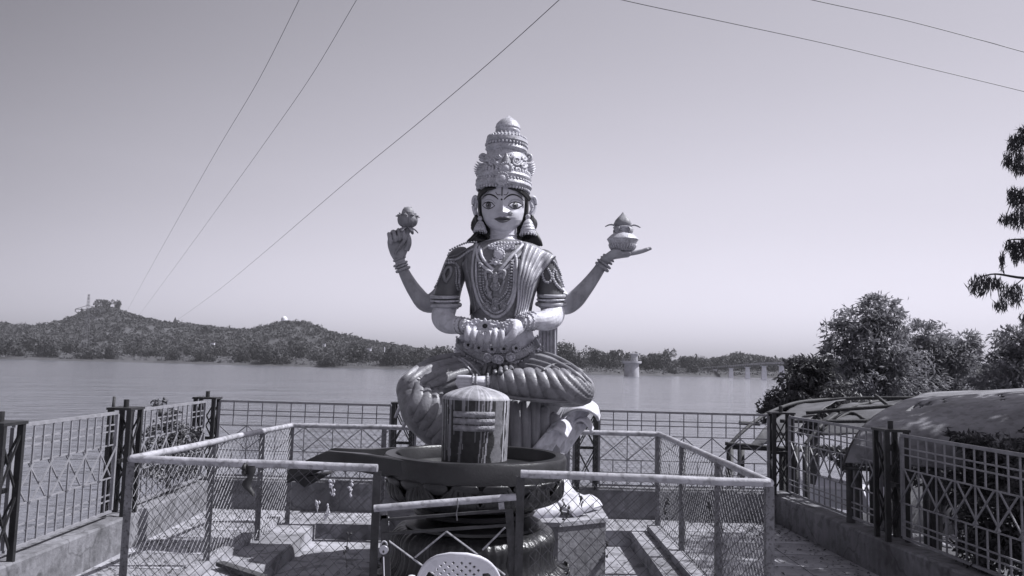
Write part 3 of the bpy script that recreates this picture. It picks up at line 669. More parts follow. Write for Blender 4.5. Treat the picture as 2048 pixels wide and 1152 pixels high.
a = P(226, 838, 7.35)
g = MB(); g.tube([V(a.x, a.y, .25), V(a.x, a.y, 1.0), P(227, 812, 7.35), P(229, 793, 7.35)], .014, 8); tag(g.build('iron_rod', M['rusty'], smooth=True), 'thin rusty rod standing up beside the left lattice post', 'rod')
a = PZ(440, 1127, .04); b_ = PZ(528, 1156, .04); g = MB(); g.bar(a, b_, .07, .03); tag(g.build('wooden_batten', M['bark']), 'dark wooden batten lying on the raised floor at left inside the enclosure', 'batten')
for (x0, x1, nm) in ((1.44, 1.56, 'right'), (-2.40, -2.28, 'left')):
    g = MB(); g.box(((x0 + x1) / 2, 6.6, .03), (x1 - x0, 3.5, .06)); o = g.build('kerb_strip', M['concrete']); struct(o)
# ================================================================ STONE LINGA AND BASIN
M['stone'] = mat('polished_black_stone', 0.028, 0.36, 0.5, 4, 0.12, 60, spec=0.5)
M['stone_dull'] = mat('carved_black_stone', 0.022, 0.32, 0.5, 6, 0.3, 40, spec=0.5)
BC = P(952, 903, 5.9); BX, BY, BZ = BC.x, 5.9, 1.0
T = thing('shrine_basin', 'round black stone basin with a long spout on a carved lotus pedestal', 'shrine', (BX, BY, PITZ))
BR = 0.655
# basin with spout: outline swept as rings
def outline(scale_r, sp_len, sp_w, drop):
    """list of (x, y, droop) round the basin; spout to the left"""
    out = []
    for k in range(72):
        th = math.pi + (k + .5) / 72 * 2 * math.pi
        dth = abs((th - math.pi + math.pi) % (2 * math.pi) - math.pi)
        x, y = scale_r * math.cos(th), scale_r * math.sin(th)
        if dth < 0.40: continue
        out.append((x, y, 0))
    a0 = 0.40; ys = scale_r * math.sin(a0); xs = -scale_r * math.cos(a0)
    n = 8
    lo = [(xs - sp_len * k / n, -(ys * (1 - min(1, k / 3)) + sp_w * min(1, k / 3)) if False else -(sp_w + (ys - sp_w) * max(0, 1 - k / 2.5) ** 1.6), k / n) for k in range(1, n + 1)]
    hi = [(x, -y, q) for (x, y, q) in lo[::-1]]
    return out, lo, hi
g = MB(); g.lathe([(.50, BZ - .20), (BR - .03, BZ - .155), (BR, BZ - .14), (BR + .004, BZ - .02), (BR - .008, BZ), (BR - .075, BZ + .001), (BR - .085, BZ - .012), (BR - .095, BZ - .09), (.2, BZ - .095)], (BX, BY, 0), 96)
basin = g.build('basin', M['stone'], T, smooth=True, auto=True)
# spout: thick stone channel running out to the left and dipping at its end
sp = [(-.36, .545, -.003, .14), (-.48, .45, -.003, .14), (-.58, .365, -.003, .14), (-.68, .285, -.003, .135), (-.77, .22, -.003, .13), (-.86, .17, -.002, .125), (-.95, .145, 0, .125), (-1.04, .13, 0.004, .125), (-1.06, .128, 0.0, .125), (-1.18, .12, -.055, .12), (-1.30, .11, -.12, .10), (-1.335, .10, -.145, .09)]
rows = []
for (x, hwid, dz, th_) in sp:
    ch = hwid * (.55 if x < -.7 else .80); z = BZ + dz; cd = .05 if x < -.8 else .094
    rows.append([V(BX + x, BY + y, zz) for (y, zz) in ((-hwid * .85, z - th_), (-hwid, z - th_ * .8), (-hwid, z - .008), (-hwid * .96, z), (-ch - .01, z), (-ch, z - cd), (ch, z - cd), (ch + .01, z), (hwid * .96, z), (hwid, z - .008), (hwid, z - th_ * .8), (hwid * .85, z - th_))])
g = MB(); n = 12; g.v = [tuple(v) for r in rows for v in r]
g.f = [(i * n + j, i * n + (j + 1) % n, (i + 1) * n + (j + 1) % n, (i + 1) * n + j) for i in range(len(rows) - 1) for j in range(n)]
e_ = (len(rows) - 1) * n; g.f += [(e_, e_ + 1, e_ + 2, e_ + 3, e_ + 4, e_ + 5), (e_ + 5, e_ + 6, e_ + 11, e_), (e_ + 6, e_ + 7, e_ + 8, e_ + 9, e_ + 10, e_ + 11)]
# pointed lip under the end of the spout
xe = BX - 1.25; g.add([V(xe - .06, BY - .09, BZ - .20), V(xe - .06, BY + .09, BZ - .20), V(xe + .22, BY + .1, BZ - .16), V(xe + .22, BY - .1, BZ - .16), V(xe + .03, BY - .03, BZ - .27), V(xe + .03, BY + .03, BZ - .27)], [(0, 1, 2, 3), (0, 4, 5, 1), (1, 5, 2), (3, 2, 5, 4), (0, 3, 4)])
g.build('spout', M['stone'], T, smooth=True, auto=True)
# underside lotus bowl with petals
g = MB(); g.lathe([(.28, .64), (.36, .665), (.50, .70), (.57, .76), (.60, .82), (.58, .845)], (BX, BY, 0), 48); g.build('lotus_bowl', M['stone_dull'], T, smooth=True)
def petal(c, ang, r0, z0, r1, z1, wd, bulge, parent, name, mt, tip=.25, n=7, grooves=True, hang=False, pr=None):
    """carved petal: runs from (r0,z0) out to (r1,z1) in direction ang"""
    rows = []
    for i in range(n + 1):
        t = i / n; rr = r0 + (r1 - r0) * t; zz = z0 + (z1 - z0) * t
        if pr: rr = float(np.interp(t, np.linspace(0, 1, len(pr)), [q[0] for q in pr])); zz = float(np.interp(t, np.linspace(0, 1, len(pr)), [q[1] for q in pr]))
        w_ = wd * (math.sin(math.pi * min(1, t * .75 + .25)) ** .6 if t < .999 else .05)
        row = []
        for j in range(-12, 13):
            s = j / 12; b_ = bulge * (1 - s * s) * math.sin(math.pi * min(1, t + .12)) + (0.016 * (abs(math.sin(s * math.pi * 2.5)) ** .5 - .6) * (1 - t * .35) if grooves else 0)
            a = ang + s * w_ / max(rr, .2)
            up = 0 if not hang else 0
            row.append(V(c[0] + math.cos(a) * (rr + b_), c[1] + math.sin(a) * (rr + b_), zz + up))
        rows.append(row)
    g = MB(); g.grid(rows); o = g.build(name, mt, parent, smooth=True); md = o.modifiers.new('thick', 'SOLIDIFY'); md.thickness = .02; md.offset = -1; return o
BP = catmull([(.42, .665), (.52, .69), (.60, .74), (.625, .80), (.64, .855)], 4); DP = catmull([(.40, .50), (.50, .49), (.56, .43), (.55, .33), (.585, .24), (.66, .19), (.70, .195)], 4)
for k in range(14): petal((BX, BY), k / 14 * 2 * math.pi + .1, .42, .62, .60, .82, .135, .028, T, 'bowl_petal', M['stone_dull'], n=14, pr=BP)
for k in range(20): petal((BX, BY), (k + .5) / 20 * 2 * math.pi + .1, .645, .865, .615, .80, .085, .012, T, 'fringe_petal', M['stone'], grooves=False)
g = MB(); g.lathe([(.40, .53), (.30, .56), (.29, .60), (.27, .63), (.30, .66)], (BX, BY, 0), 40); g.build('neck', M['stone_dull'], T, smooth=True, auto=True)
g = MB(); g.lathe([(.34, .575), (.43, .585), (.44, .60), (.43, .618), (.30, .625)], (BX, BY, 0), 56); g.build('disc', M['stone'], T, smooth=True, auto=True)
g = MB(); g.lathe([(.44, .495), (.49, .505), (.49, .525), (.46, .535), (.34, .545)], (BX, BY, 0), 56); g.build('lower_collar', M['stone'], T, smooth=True, auto=True)
g = MB(); g.lathe([(.68, PITZ), (.68, .08), (.64, .12), (.60, .17), (.52, .26), (.51, .38), (.46, .47), (.40, .50)], (BX, BY, 0), 56); g.build('lotus_base', M['stone_dull'], T, smooth=True, auto=True)
for k in range(12): petal((BX, BY), k / 12 * 2 * math.pi - .28, .50, .20, .66, -.08, .15, .03, T, 'base_petal', M['stone_dull'], n=24, pr=DP)
for k in range(12): petal((BX, BY), (k + .5) / 12 * 2 * math.pi - .28, .52, .18, .60, -.02, .07, .03, T, 'inner_base_petal', M['stone'], n=24, pr=[(r - .015, z) for r, z in DP])
# the linga itself with drips and three ash bands, painted by attribute
LR = .237; LX, LY = BX + P(950, 860, 5.9).x - BX, BY
nseg = 256; zs = [BZ - .06 + i * (1.405 - BZ + .06) / 60 for i in range(61)]
ztop = P(950, 771, 5.9).z; zsh = P(950, 800, 5.75).z
prof_l = [(LR * 1.0 + (i / 150) * .012, BZ - .06 + i * (zsh - BZ + .06) / 150) for i in range(151)] + [(LR * .93 * math.cos(q) if False else LR * (1 - (i / 22) ** 1.25) * 1.03 + .0, zsh + (ztop - zsh) * (i / 22) ** .62 * 1.0 + .004) for i, q in enumerate(np.linspace(0, 1, 23)) if i > 0 and i < 22] + [(.004, ztop)]
g = MB(); g.lathe(prof_l, (LX, LY, 0), nseg); me = g.mesh('linga', None, True)
rs = random.Random(4); drips = []   # angle, half width, lowest point (0 foot .. 1 shoulder), slant, brightness
for k in range(22): drips.append((rs.uniform(-math.pi, math.pi), rs.uniform(.010, .022), rs.uniform(-.1, .5), rs.uniform(-.08, .08), rs.random()))
for a_, w_, zb_, sl, br in ((-1.28, .03, -.1, 0, .2), (-1.02, .05, -.1, -.05, .25), (-.76, .06, -.1, -.1, .35), (-.30, .018, .55, .1, .6), (-.28, .05, -.1, -.35, .1), (.14, .018, .5, 0, .7), (.30, .016, .5, 0, .7), (.26, .014, -.1, -.2, .5), (.40, .016, -.1, -.3, .7), (.50, .03, -.1, -.35, .8), (.80, .22, -.1, -.1, .1), (1.05, .03, -.1, -.05, 1), (1.35, .25, -.1, 0, .3)): drips.append((a_, w_, zb_, sl, br))
col = me.color_attributes.new('paint', 'FLOAT_COLOR', 'POINT'); cols = np.zeros((len(me.vertices), 4), np.float32); cols[:, 3] = 1
for i, v in enumerate(me.vertices):
    th = math.atan2(v.co.x - LX, -(v.co.y - LY)); z = v.co.z; c = .026 + .012 * noise.noise(v.co * 30)
    for (a_, w_, zend, sl, br) in drips:
        zb_ = BZ + zend * (zsh - BZ); dth = th - (a_ + sl * (zsh - z) + .012 * noise.noise(Vector((a_ * 9, 0, z * 10))))
        ww = w_ * (1.25 if z > zsh else .85 + .5 * noise.noise(Vector((a_ * 7, 3, z * 12))))
        if z > zb_ and abs(dth) < ww: c = max(c, .13 + .30 * br + .05 * noise.noise(v.co * 40))
    if z > zsh - .003: c = (.27 if c < .2 else .4) + .10 * noise.noise(v.co * 25)
    if abs(th) < .62:
        for q in (0, 1, 2):
            zc = zsh - .098 - q * .048
            if abs(z - zc) < .019 and not (abs(th) > .58): c = .27 + .16 * noise.noise(v.co * 45)
    cols[i, :3] = c
col.data.foreach_set('color', cols.ravel())
me.materials.append(mat('drip_stained_stone', .1, .55, .2, 20, .15, 60, attr='paint'))
me.set_sharp_from_angle(angle=R_(35))
o = link('linga', me, T)
g = MB()
for q in range(3):
    zc = zsh - .098 - q * .048
    rr = LR + .010 + .012 * (zc - BZ) / .4
    for k in range(20):
        a0 = -.60 + 1.2 * k / 20; a1 = a0 + 1.2 / 20
        for s0, s1 in ((-.019, -.006), (-.006, .006), (.006, .019)):
            pass
    rows = [[V(LX + math.sin(a_) * (rr + e), LY - math.cos(a_) * (rr + e), zc + dz) for (e, dz) in ((-.006, -.021), (.004, -.019), (.006, 0), (.004, .019), (-.006, .021))] for a_ in np.linspace(-.6, .6, 30)]
    gg = MB(); gg.grid(rows); gg.build('ash_band', mat('ash_paste', .25, .9, .6, 22, .5, 60) if q == 0 else bpy.data.materials['ash_paste'], T, smooth=True)

# ================================================================ STATUE
SD = 7.35
ST = thing('goddess_statue', 'large painted four-armed goddess statue seated cross-legged on a lotus, tall crown', 'statue', (P(1003, 900, SD).x, SD, 0))
U = SD / F                        # metres per photo pixel at the statue
def Q(px, py, d=0.0): return P(px, py, SD + d * U)      # d in statue pixels, negative = nearer the camera
M['skin'] = mat('painted_skin', .60, .38, .18, 5, .08, 60, spec=.5, dirt=.06)
M['skin_dull'] = mat('darker_back_arm', .30, .5, .25, 5, .1, 60)  # darker, rougher skin tone for the back arms
M['gold'] = mat('gilded_plaster', .50, .36, .35, 14, .25, 70, spec=.5, dirt=.3)
M['gold_dark'] = mat('tarnished_gilding', .33, .4, .4, 16, .3, 70, dirt=.4)
M['blouse'] = mat('painted_dark_blouse', .095, .38, .3, 8, .15, 60)
M['sari'] = mat('painted_sari', .40, .36, .3, 6, .15, 60, dirt=.2)
M['sari_mid'] = mat('painted_sari_border', .19, .38, .3, 9, .2, 60, dirt=.2)
M['dhoti'] = mat('painted_lower_cloth', .22, .42, .35, 5, .2, 50, dirt=.2)
M['hair'] = mat('black_painted_hair', .014, .3, .3, 9, .1, 60)
M['ink'] = mat('black_eye_paint', .012, .4, .1, 9, 0)
M['eyewhite'] = mat('white_eye_paint', .62, .4, .1, 9, 0)
M['iris'] = mat('grey_iris_paint', .13, .3, .1, 9, 0)
M['lip'] = mat('lip_paint', .14, .4, .2, 9, 0)
M['petal'] = mat('white_lotus_petal', .62, .55, .22, 3, .15, 30, dirt=.25, streak=.2)
M['petal_in'] = mat('grey_lotus_cloth', .30, .6, .35, 4, .2, 30, streak=.3)
M['flower'] = mat('carved_lotus_flower', .24, .55, .3, 14, .2, 60)

def remesh(mb, name, m, parent, vox=.011, smooth_it=3):
    me = mb.mesh(name, m); o = bpy.data.objects.new(name, me); COL.objects.link(o)
    md = o.modifiers.new('r', 'REMESH'); md.mode = 'VOXEL'; md.voxel_size = vox; md.use_smooth_shade = True
    sm = o.modifiers.new('s', 'SMOOTH'); sm.factor = .5; sm.iterations = smooth_it
    dg = bpy.context.evaluated_depsgraph_get(); me2 = bpy.data.meshes.new_from_object(o.evaluated_get(dg)); me2.name = name
    if not me2.materials: me2.materials.append(m)
    bpy.data.objects.remove(o); bpy.data.meshes.remove(me)
    return link(name, me2, parent)
def limb(mb, pts, n=16, ref=(0, -1, 0), sub=6):
    """pts: (px, py, d, ra, rb) in statue pixels -> smooth swept limb"""
    q = catmull(pts, sub); mb.tube([Q(a, b_, c) for a, b_, c, *_ in q], [(r[3] * U, r[4] * U) for r in q], n, ref=ref)
# --- body: one continuous skin surface (torso, neck, four arms, palms and fingers)
b = MB()
limb(b, [(998, 738, 0, 92, 52), (996, 700, -4, 87, 50), (998, 672, -6, 74, 46), (1000, 655, -6, 65, 44), (1001, 640, -6, 57, 42), (1003, 600, -10, 60, 44), (1005, 560, -16, 70, 48), (1007, 530, -12, 76, 46), (1007, 508, -4, 76, 38), (1007, 492, 0, 58, 28), (1007, 484, 2, 34, 26)], 28)
limb(b, [(1007, 500, 4, 34, 28), (1007, 485, 3, 29, 26), (1007, 470, 2, 27, 25), (1007, 455, 2, 27, 25), (1008, 430, 6, 26, 24)], 20)
# front upper arms and forearms
limb(b, [(940, 532, 2, 14, 20), (915, 545, 2, 20, 26), (901, 575, -4, 22, 27), (892, 610, -12, 23, 27), (886, 634, -22, 23, 24), (896, 647, -44, 20, 20), (920, 651, -64, 16, 16), (938, 652, -80, 12, 13)], 18)
limb(b, [(1070, 530, 2, 14, 20), (1090, 546, 2, 20, 26), (1098, 575, -4, 22, 27), (1103, 610, -12, 23, 27), (1106, 630, -24, 23, 24), (1094, 640, -46, 21, 20), (1062, 643, -64, 16, 17), (1040, 647, -80, 13, 13)], 18)
# back arms
limb(b, [(905, 560, 34, 20, 20), (878, 598, 36, 22, 20), (852, 606, 34, 19, 18), (832, 585, 30, 15.5, 15), (814, 556, 26, 12.5, 12), (803, 532, 22, 10.5, 10), (799, 518, 20, 11, 9)], 16)
limb(b, [(1100, 570, 34, 20, 20), (1124, 606, 36, 22, 20), (1146, 602, 34, 20, 18), (1170, 577, 30, 16, 15), (1192, 548, 26, 12.5, 12), (1207, 525, 20, 10.5, 10), (1214, 516, 16, 10, 9)], 16)
# hand holding the lotus: palm towards the camera, fingers curled
limb(b, [(799, 520, 20, 11, 8), (797, 505, 18, 18, 9), (797, 487, 16, 23, 10), (799, 472, 18, 22, 9), (801, 464, 20, 19, 7)], 16)
for (x0, y0, x1, y1) in ((779, 474, 778, 468), (788, 470, 787, 463), (797, 467, 797, 460), (806, 466, 806, 458)):
    limb(b, [(x0 + 1, y0 + 6, 16, 4.0, 5), (x1, y1 + 1, 13, 4.1, 5), (x1 + 1, y1 + 2, 1, 4.0, 4.6), (x0 + 2, y0 + 6, -4, 3.9, 4.2), (x0 + 3, y0 + 14, -1, 3.6, 3.8)], 10, sub=4)
limb(b, [(812, 500, 14, 7, 7), (817, 488, 8, 6.5, 6), (817, 476, 5, 5.6, 5.4), (813, 468, 3, 5, 4.8)], 10, sub=4)
# flat offering hand under the pot
limb(b, [(1208, 522, 18, 10, 10), (1222, 512, 12, 9, 17), (1242, 509, 8, 7.5, 22), (1258, 508, 8, 6.5, 20)], 14, ref=(0, -1, 0))
for k, (dd, x1, y1) in enumerate(((-9, 1296, 497), (-2, 1303, 496), (5, 1300, 497), (12, 1290, 499))):
    limb(b, [(1250, 508, 8 + dd, 5.5, 4.4), (1272, 505, 8 + dd, 5, 4), (1288, 501, 7 + dd, 4.6, 3.8), (x1, y1, 6 + dd, 3.4, 3)], 9, ref=(0, -1, 0), sub=4)
limb(b, [(1216, 510, 0, 5, 5), (1228, 503, -10, 5, 5), (1242, 503, -14, 4, 4)], 9, sub=4)
# two cupped hands in front of the waist
limb(b, [(936, 655, -80, 13, 10), (952, 660, -96, 18, 11), (970, 664, -104, 18, 10)], 14)
limb(b, [(1042, 650, -80, 13, 11), (1026, 657, -96, 18, 12), (1006, 664, -104, 18, 10)], 14)
for (x, y0, y1) in ((934, 656, 679), (947, 660, 684), (961, 662, 687), (975, 663, 689), (989, 663, 690), (1003, 662, 688)):
    limb(b, [(x + 2, y0 - 2, -104, 5.6, 6), (x + 1, y0 + 2, -121, 5.6, 6.4), (x, (y0 + y1) / 2 + 2, -125, 5.7, 6.2), (x, y1 - 4, -117, 5.5, 6), (x + 2, y1, -107, 4.4, 5)], 12, sub=4)
limb(b, [(1024, 655, -104, 9, 9), (1028, 661, -120, 8.5, 8), (1022, 674, -122, 8, 7.5), (1012, 679, -118, 6, 6)], 12, sub=4)
limb(b, [(1016, 646, -100, 8, 7), (1030, 648, -112, 8, 8), (1028, 662, -124, 6.5, 6)], 12, sub=4)
limb(b, [(946, 652, -100, 8, 7), (960, 650, -106, 6, 6), (972, 648, -108, 5, 5)], 12, sub=4)
body = remesh(b, 'body', M['skin'], ST, vox=.0062, smooth_it=1)

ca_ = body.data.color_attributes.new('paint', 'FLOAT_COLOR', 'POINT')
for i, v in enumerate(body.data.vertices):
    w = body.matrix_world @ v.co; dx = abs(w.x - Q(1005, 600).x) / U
    k = min(1, max(0, (dx - 128) / 14)) * min(1, max(0, (w.z - Q(1005, 668).z) / .05)); c = .62 * (1 - k) + .34 * k  # blends the outer, raised arms to a darker paint value
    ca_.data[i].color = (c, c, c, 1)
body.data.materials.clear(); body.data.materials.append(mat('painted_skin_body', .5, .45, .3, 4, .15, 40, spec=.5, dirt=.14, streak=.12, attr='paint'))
# --- head
HC = (1006, 415)
def hw(v): return float(np.interp(v, [-52, -49, -43, -35, -25, -10, 5, 25, 40, 60, 75, 84], [2, 15, 25, 33, 38.5, 42, 43, 43, 41, 36, 26, 4]))
def ht(v): return float(np.interp(v, [-52, -49, -43, -35, -25, -10, 5, 25, 40, 60, 75, 84], [10, 24, 33, 38, 41, 43, 44, 45, 44, 38, 28, 4]))
gs = lambda x, s: math.exp(-(x / s) ** 2)
def face_disp(u, v):
    d = 0
    # brow ridge, sockets, nose, lips, chin, cheeks
    nose = np.interp(v, [-14, -11, -8, 2, 16, 24], [0, 11.5, 13, 8, 3.2, 1]); nw = np.interp(v, [-14, -9, 0, 16, 24], [7.5, 6.5, 4.4, 4.2, 6])
    d += nose * gs(u, nw)
    for s in (-1, 1):
        d += 5.5 * gs(u - s * 8.2, 4.2) * gs(v + 10, 4.2)
        d -= 5.5 * gs(u - s * 23, 15) * gs(v - 4, 10)
        d += 4.2 * gs(u - s * 25, 12) * gs(v - 4, 6.5)
        d += 3.0 * gs(u - s * 26, 13) * gs(v + 18, 12)
        d += 1.8 * gs(u - s * 22, 16) * gs(v - 19, 4)
    d += 3.8 * gs(u, 14 ) * gs(v + 19.8, 2.6) + 4.6 * gs(u, 10.5) * gs(v + 27.5, 3.4) - 1.8 * gs(u, 16) * gs(v + 23.5, 1.3)
    d += 5.5 * gs(u, 13) * gs(v + 41, 7.5) - 1.5 * gs(u, 12) * gs(v + 33, 2.5)
    return d
vs_ = np.concatenate([np.linspace(-52, -30, 26), np.linspace(-29, 25, 70), np.linspace(27, 84, 20)])
def face_pt(u_or_th, v, th=None, off=0):
    w_, t_ = hw(v), ht(v)
    if th is None:
        u = u_or_th; s = max(-1, min(1, u / w_)); e = 2.25
        y = -t_ * (1 - abs(s) ** e) ** (1 / e)
        return u, y - face_disp(u, v) - off
def head_world(u, y, v): return P(HC[0] + u, HC[1] - v, SD + (y + 4) * U)
rows = []
for v in vs_:
    row = []; w_, t_ = hw(v), ht(v); e = 2 / 2.25
    for k in range(120):
        th = 2 * math.pi * k / 120 
        c, s = math.cos(th), math.sin(th)
        x = w_ * (abs(s) ** e) * (1 if s >= 0 else -1); y = -t_ * (abs(c) ** e) * (1 if c >= 0 else -1)
        if c > 0: y -= face_disp(x, v) * min(1, c * 3)
        row.append(head_world(x, y, v))
    row.append(row[0]); rows.append(row)
g = MB(); g.grid(rows); g.f.append(tuple(range(0, 120))[::-1]); head = g.build('head', M['skin'], ST, smooth=True)
def drape_face(outline_uv, name, m, off=.8, parent=None, steps=(16, 7)):
    """patch between an upper and a lower curve, laid on the face"""
    up, lo = outline_uv; a_, c_ = steps; rows = []
    for i in range(a_ + 1):
        t = i / a_; pu = np.array([np.interp(t, np.linspace(0, 1, len(up)), [q[k] for q in up]) for k in (0, 1)]); pl = np.array([np.interp(t, np.linspace(0, 1, len(lo)), [q[k] for q in lo]) for k in (0, 1)])
        row = []
        for j in range(c_ + 1):
            s = j / c_; q = pu * (1 - s) + pl * s; edge = math.sin(math.pi * s) ** .5
            u, y = face_pt(q[0], q[1]); row.append(head_world(u, y - off * (.5 + .5 * edge), q[1]))
        rows.append(row)
    g = MB(); g.grid(rows); o = g.build(name, m, parent or ST, smooth=True); md = o.modifiers.new('t', 'SOLIDIFY'); md.thickness = .004; md.offset = 0; return o
def zf(x, y): return (860 + x / 3.972 - HC[0], HC[1] - (210 + y / 3.972))
Zc = lambda pts: [zf(*p) for p in pts]
for (cx_, s) in ((465, -1), (677, 1)):
    wv = 50 if s < 0 else 56
    ol = ([(cx_ - wv, 795), (cx_ - wv * .6, 774), (cx_, 766), (cx_ + wv * .6, 775), (cx_ + wv, 800)], [(cx_ - wv, 797), (cx_ - wv * .55, 820), (cx_, 829), (cx_ + wv * .55, 820), (cx_ + wv, 802)])
    if s > 0: ol[0][-1] = (cx_ + wv + 8, 793); ol[1][-1] = (cx_ + wv + 8, 796)
    e0 = drape_face((Zc(ol[0]), Zc(ol[1])), 'eye_outline', M['ink'], .5, head)
    sh = lambda L_, k: [(cx_ + (x - cx_) * .84, 797 + (y - 797) * k) for x, y in L_]
    e1 = drape_face((Zc(sh(ol[0], .74)), Zc(sh(ol[1], .74))), 'eye', M['eyewhite'], 1.4, head)
    def disc(r, m, off, nm, par, cx2=cx_, cy2=796):
        g = MB(); vs = []; ce = zf(cx2, cy2)
        for rr in (0.0, .5, 1):
            for k in range(20):
                a_ = k / 20 * 2 * math.pi; u_, v_ = ce[0] + math.cos(a_) * r * rr, ce[1] + math.sin(a_) * r * rr
                u2, y2 = face_pt(u_, v_); vs.append(head_world(u_, y2 - off, v_))
        g.add(vs, [(i * 20 + j, i * 20 + (j + 1) % 20, (i + 1) * 20 + (j + 1) % 20, (i + 1) * 20 + j) for i in range(2) for j in range(20)]); o = g.build(nm, m, par, smooth=True)
        md = o.modifiers.new('t', 'SOLIDIFY'); md.thickness = .003; md.offset = 0; return o
    disc(5.6, M['ink'], 1.75, 'iris_rim', head); disc(4.7, M['iris'], 2.0, 'iris', head); disc(2.1, M['ink'], 2.35, 'pupil', head); 
    disc(.8, M['eyewhite'], 2.6, 'eye_glint', head, cx_ - 8, 790)
    # upper lid crease
    pts = [(cx_ - wv, 782), (cx_ - wv * .5, 757), (cx_, 749), (cx_ + wv * .55, 757), (cx_ + wv + 4, 782)]
    g = MB(); pl = [];
    for q in catmull(Zc(pts), 5): u, y = face_pt(q[0], q[1]); pl.append(head_world(u, y - .2, q[1]))
    g.tube(pl, .0022, 5); g.build('eyelid_crease', M['gold_dark'], head, smooth=True)
def brow(pts, wds):
    q = catmull([(*zf(x, y), w_) for (x, y), w_ in zip(pts, wds)], 5); up = [(a_, c_ + w_ / 2) for a_, c_, w_ in q]; lo = [(a_, c_ - w_ / 2) for a_, c_, w_ in q]
    drape_face((up, lo), 'eyebrow', M['ink'], .6, head)
brow([(412, 748), (435, 722), (470, 710), (510, 722), (542, 748)], [.6, 1.6, 2.4, 2.8, 1.6])
brow([(588, 750), (620, 722), (662, 711), (708, 728), (748, 762)], [1.6, 2.8, 2.4, 1.8, .6])
drape_face((Zc([(568, 640), (570, 640), (580, 645), (580, 650)]), Zc([(566, 712), (568, 722), (574, 722), (577, 712)])), 'forehead_mark', M['lip'], .7, head)
for pts in ([(522, 690), (535, 712), (560, 712)], [(585, 712), (608, 712), (622, 690)]):
    pl = []
    for q in catmull(Zc(pts), 5): u, y = face_pt(q[0], q[1]); pl.append(head_world(u, y - .3, q[1]))
    MB().tube(pl, .004, 5).build('forehead_curl', M['lip'], head, smooth=True)
g = MB(); u, y = face_pt(*zf(569, 750)); g.ball(head_world(u, y - .5, zf(569, 750)[1]), .009); g.build('bindi', M['ink'], head, smooth=True)
drape_face((Zc([(508, 905), (540, 893), (560, 887), (575, 892), (592, 887), (615, 893), (646, 903)]), Zc([(510, 906), (545, 905), (578, 909), (612, 904), (645, 904)])), 'upper_lip', M['lip'], .9, head)
drape_face((Zc([(516, 908), (545, 909), (578, 913), (612, 908), (640, 907)]), Zc([(517, 909), (548, 928), (578, 936), (610, 928), (639, 909)])), 'lower_lip', M['lip'], 1.1, head)
# nose ring
u, y = face_pt(*zf(636, 866)); c = head_world(u, y - 3, zf(636, 866)[1])
g = MB(); g.tube([c + V(math.cos(q) * .020, -.01 + .004 * math.sin(q), math.sin(q) * .022) for q in np.linspace(0, 6.0, 18)], .0045, 6)
for k in range(7):
    q = k / 7 * 6.28; g.ball(c + V(math.cos(q) * .013, -.014, math.sin(q) * .013), .0062, 6, 5)
g.ball(c + V(0, -.016, 0), .007); g.build('nose_ring', M['gold_dark'], head, smooth=True)
# ears
for s, cxp, top, bot, wd in ((-1, 954, 393, 447, 8), (1, 1061, 394, 443, 11)):
    g = MB(); pl = [(cxp + s * (-wd * .4), top + 6, 8), (cxp + s * wd * .5, top, 10), (cxp + s * wd, top + 9, 14), (cxp + s * wd * .8, (top + bot) / 2, 12), (cxp + s * wd * .1, bot - 10, 8), (cxp - s * wd * .1, bot, 6), (cxp - s * wd * .7, bot - 8, 6)]
    q = catmull(pl, 5); g.tube([Q(a_, b_, c_) for a_, b_, c_ in q], 3.4 * U, 8)
    q2 = [Q(a_, b_, c_ + 3) for a_, b_, c_ in q]; cen = Q(cxp, (top + bot) / 2, 12); g.add([cen] + q2, [(0, i, i + 1) for i in range(1, len(q2))])
    pl = [(cxp + s * wd * .1, top + 12, 6), (cxp + s * wd * .45, top + 20, 7), (cxp + s * wd * .2, bot - 20, 6)]; g.tube([Q(*p) for p in catmull(pl, 4)], 1.9 * U, 6)
    g.build('ear', M['skin'], ST, smooth=True)
# --- hair: wings on the forehead with strands, and long hair behind
for s, base in ((-1, [(940, 372), (950, 396), (962, 396), (975, 380), (993, 376)]), (1, [(1018, 376), (1040, 382), (1052, 392), (1060, 402), (1066, 398)])):
    pass
def strand_band(curves, r, name, m, dof):
    for c_ in curves:
        MB().tube([Q(x, y, d) for x, y, d in catmull([(x, y, d + dof) for x, y, d in c_], 6)], [r * U * q for q in np.interp(np.linspace(0, 1, (len(c_) - 1) * 6 + 1), [0, .2, .8, 1], [.5, 1, 1, .4])], 7).build(name, m, hair, smooth=True)
g = MB()
limb(g, [(1006, 368, 10, 48, 38), (1006, 400, 18, 53, 30), (1007, 440, 24, 52, 22), (1008, 470, 26, 58, 18), (1009, 490, 26, 66, 14)], 28)
hair = g.build('hair', M['hair'], ST, smooth=True)
L1 = []; R1 = []
for k in range(6):
    t = k / 5; L1.append([(992 - 6 * t, 376 - 4 * t, -40 + 3 * t), (975 - 5 * t, 380 - 3 * t, -36 + 4 * t), (963 - 4 * t, 390 - 2 * t, -26 + 6 * t), (957 - 2 * t, 400, -14 + 8 * t)])
    R1.append([(1016 + 6 * t, 376 - 3 * t, -40 + 3 * t), (1034 + 5 * t, 380 - 3 * t, -36 + 4 * t), (1047 + 4 * t, 390 - 4 * t, -28 + 6 * t), (1058 + 4 * t, 402 - 4 * t, -12 + 6 * t)])
strand_band(L1, 2.6, 'forehead_lock', M['hair'], 0); strand_band(R1, 2.6, 'forehead_lock', M['hair'], 0)
tails = []
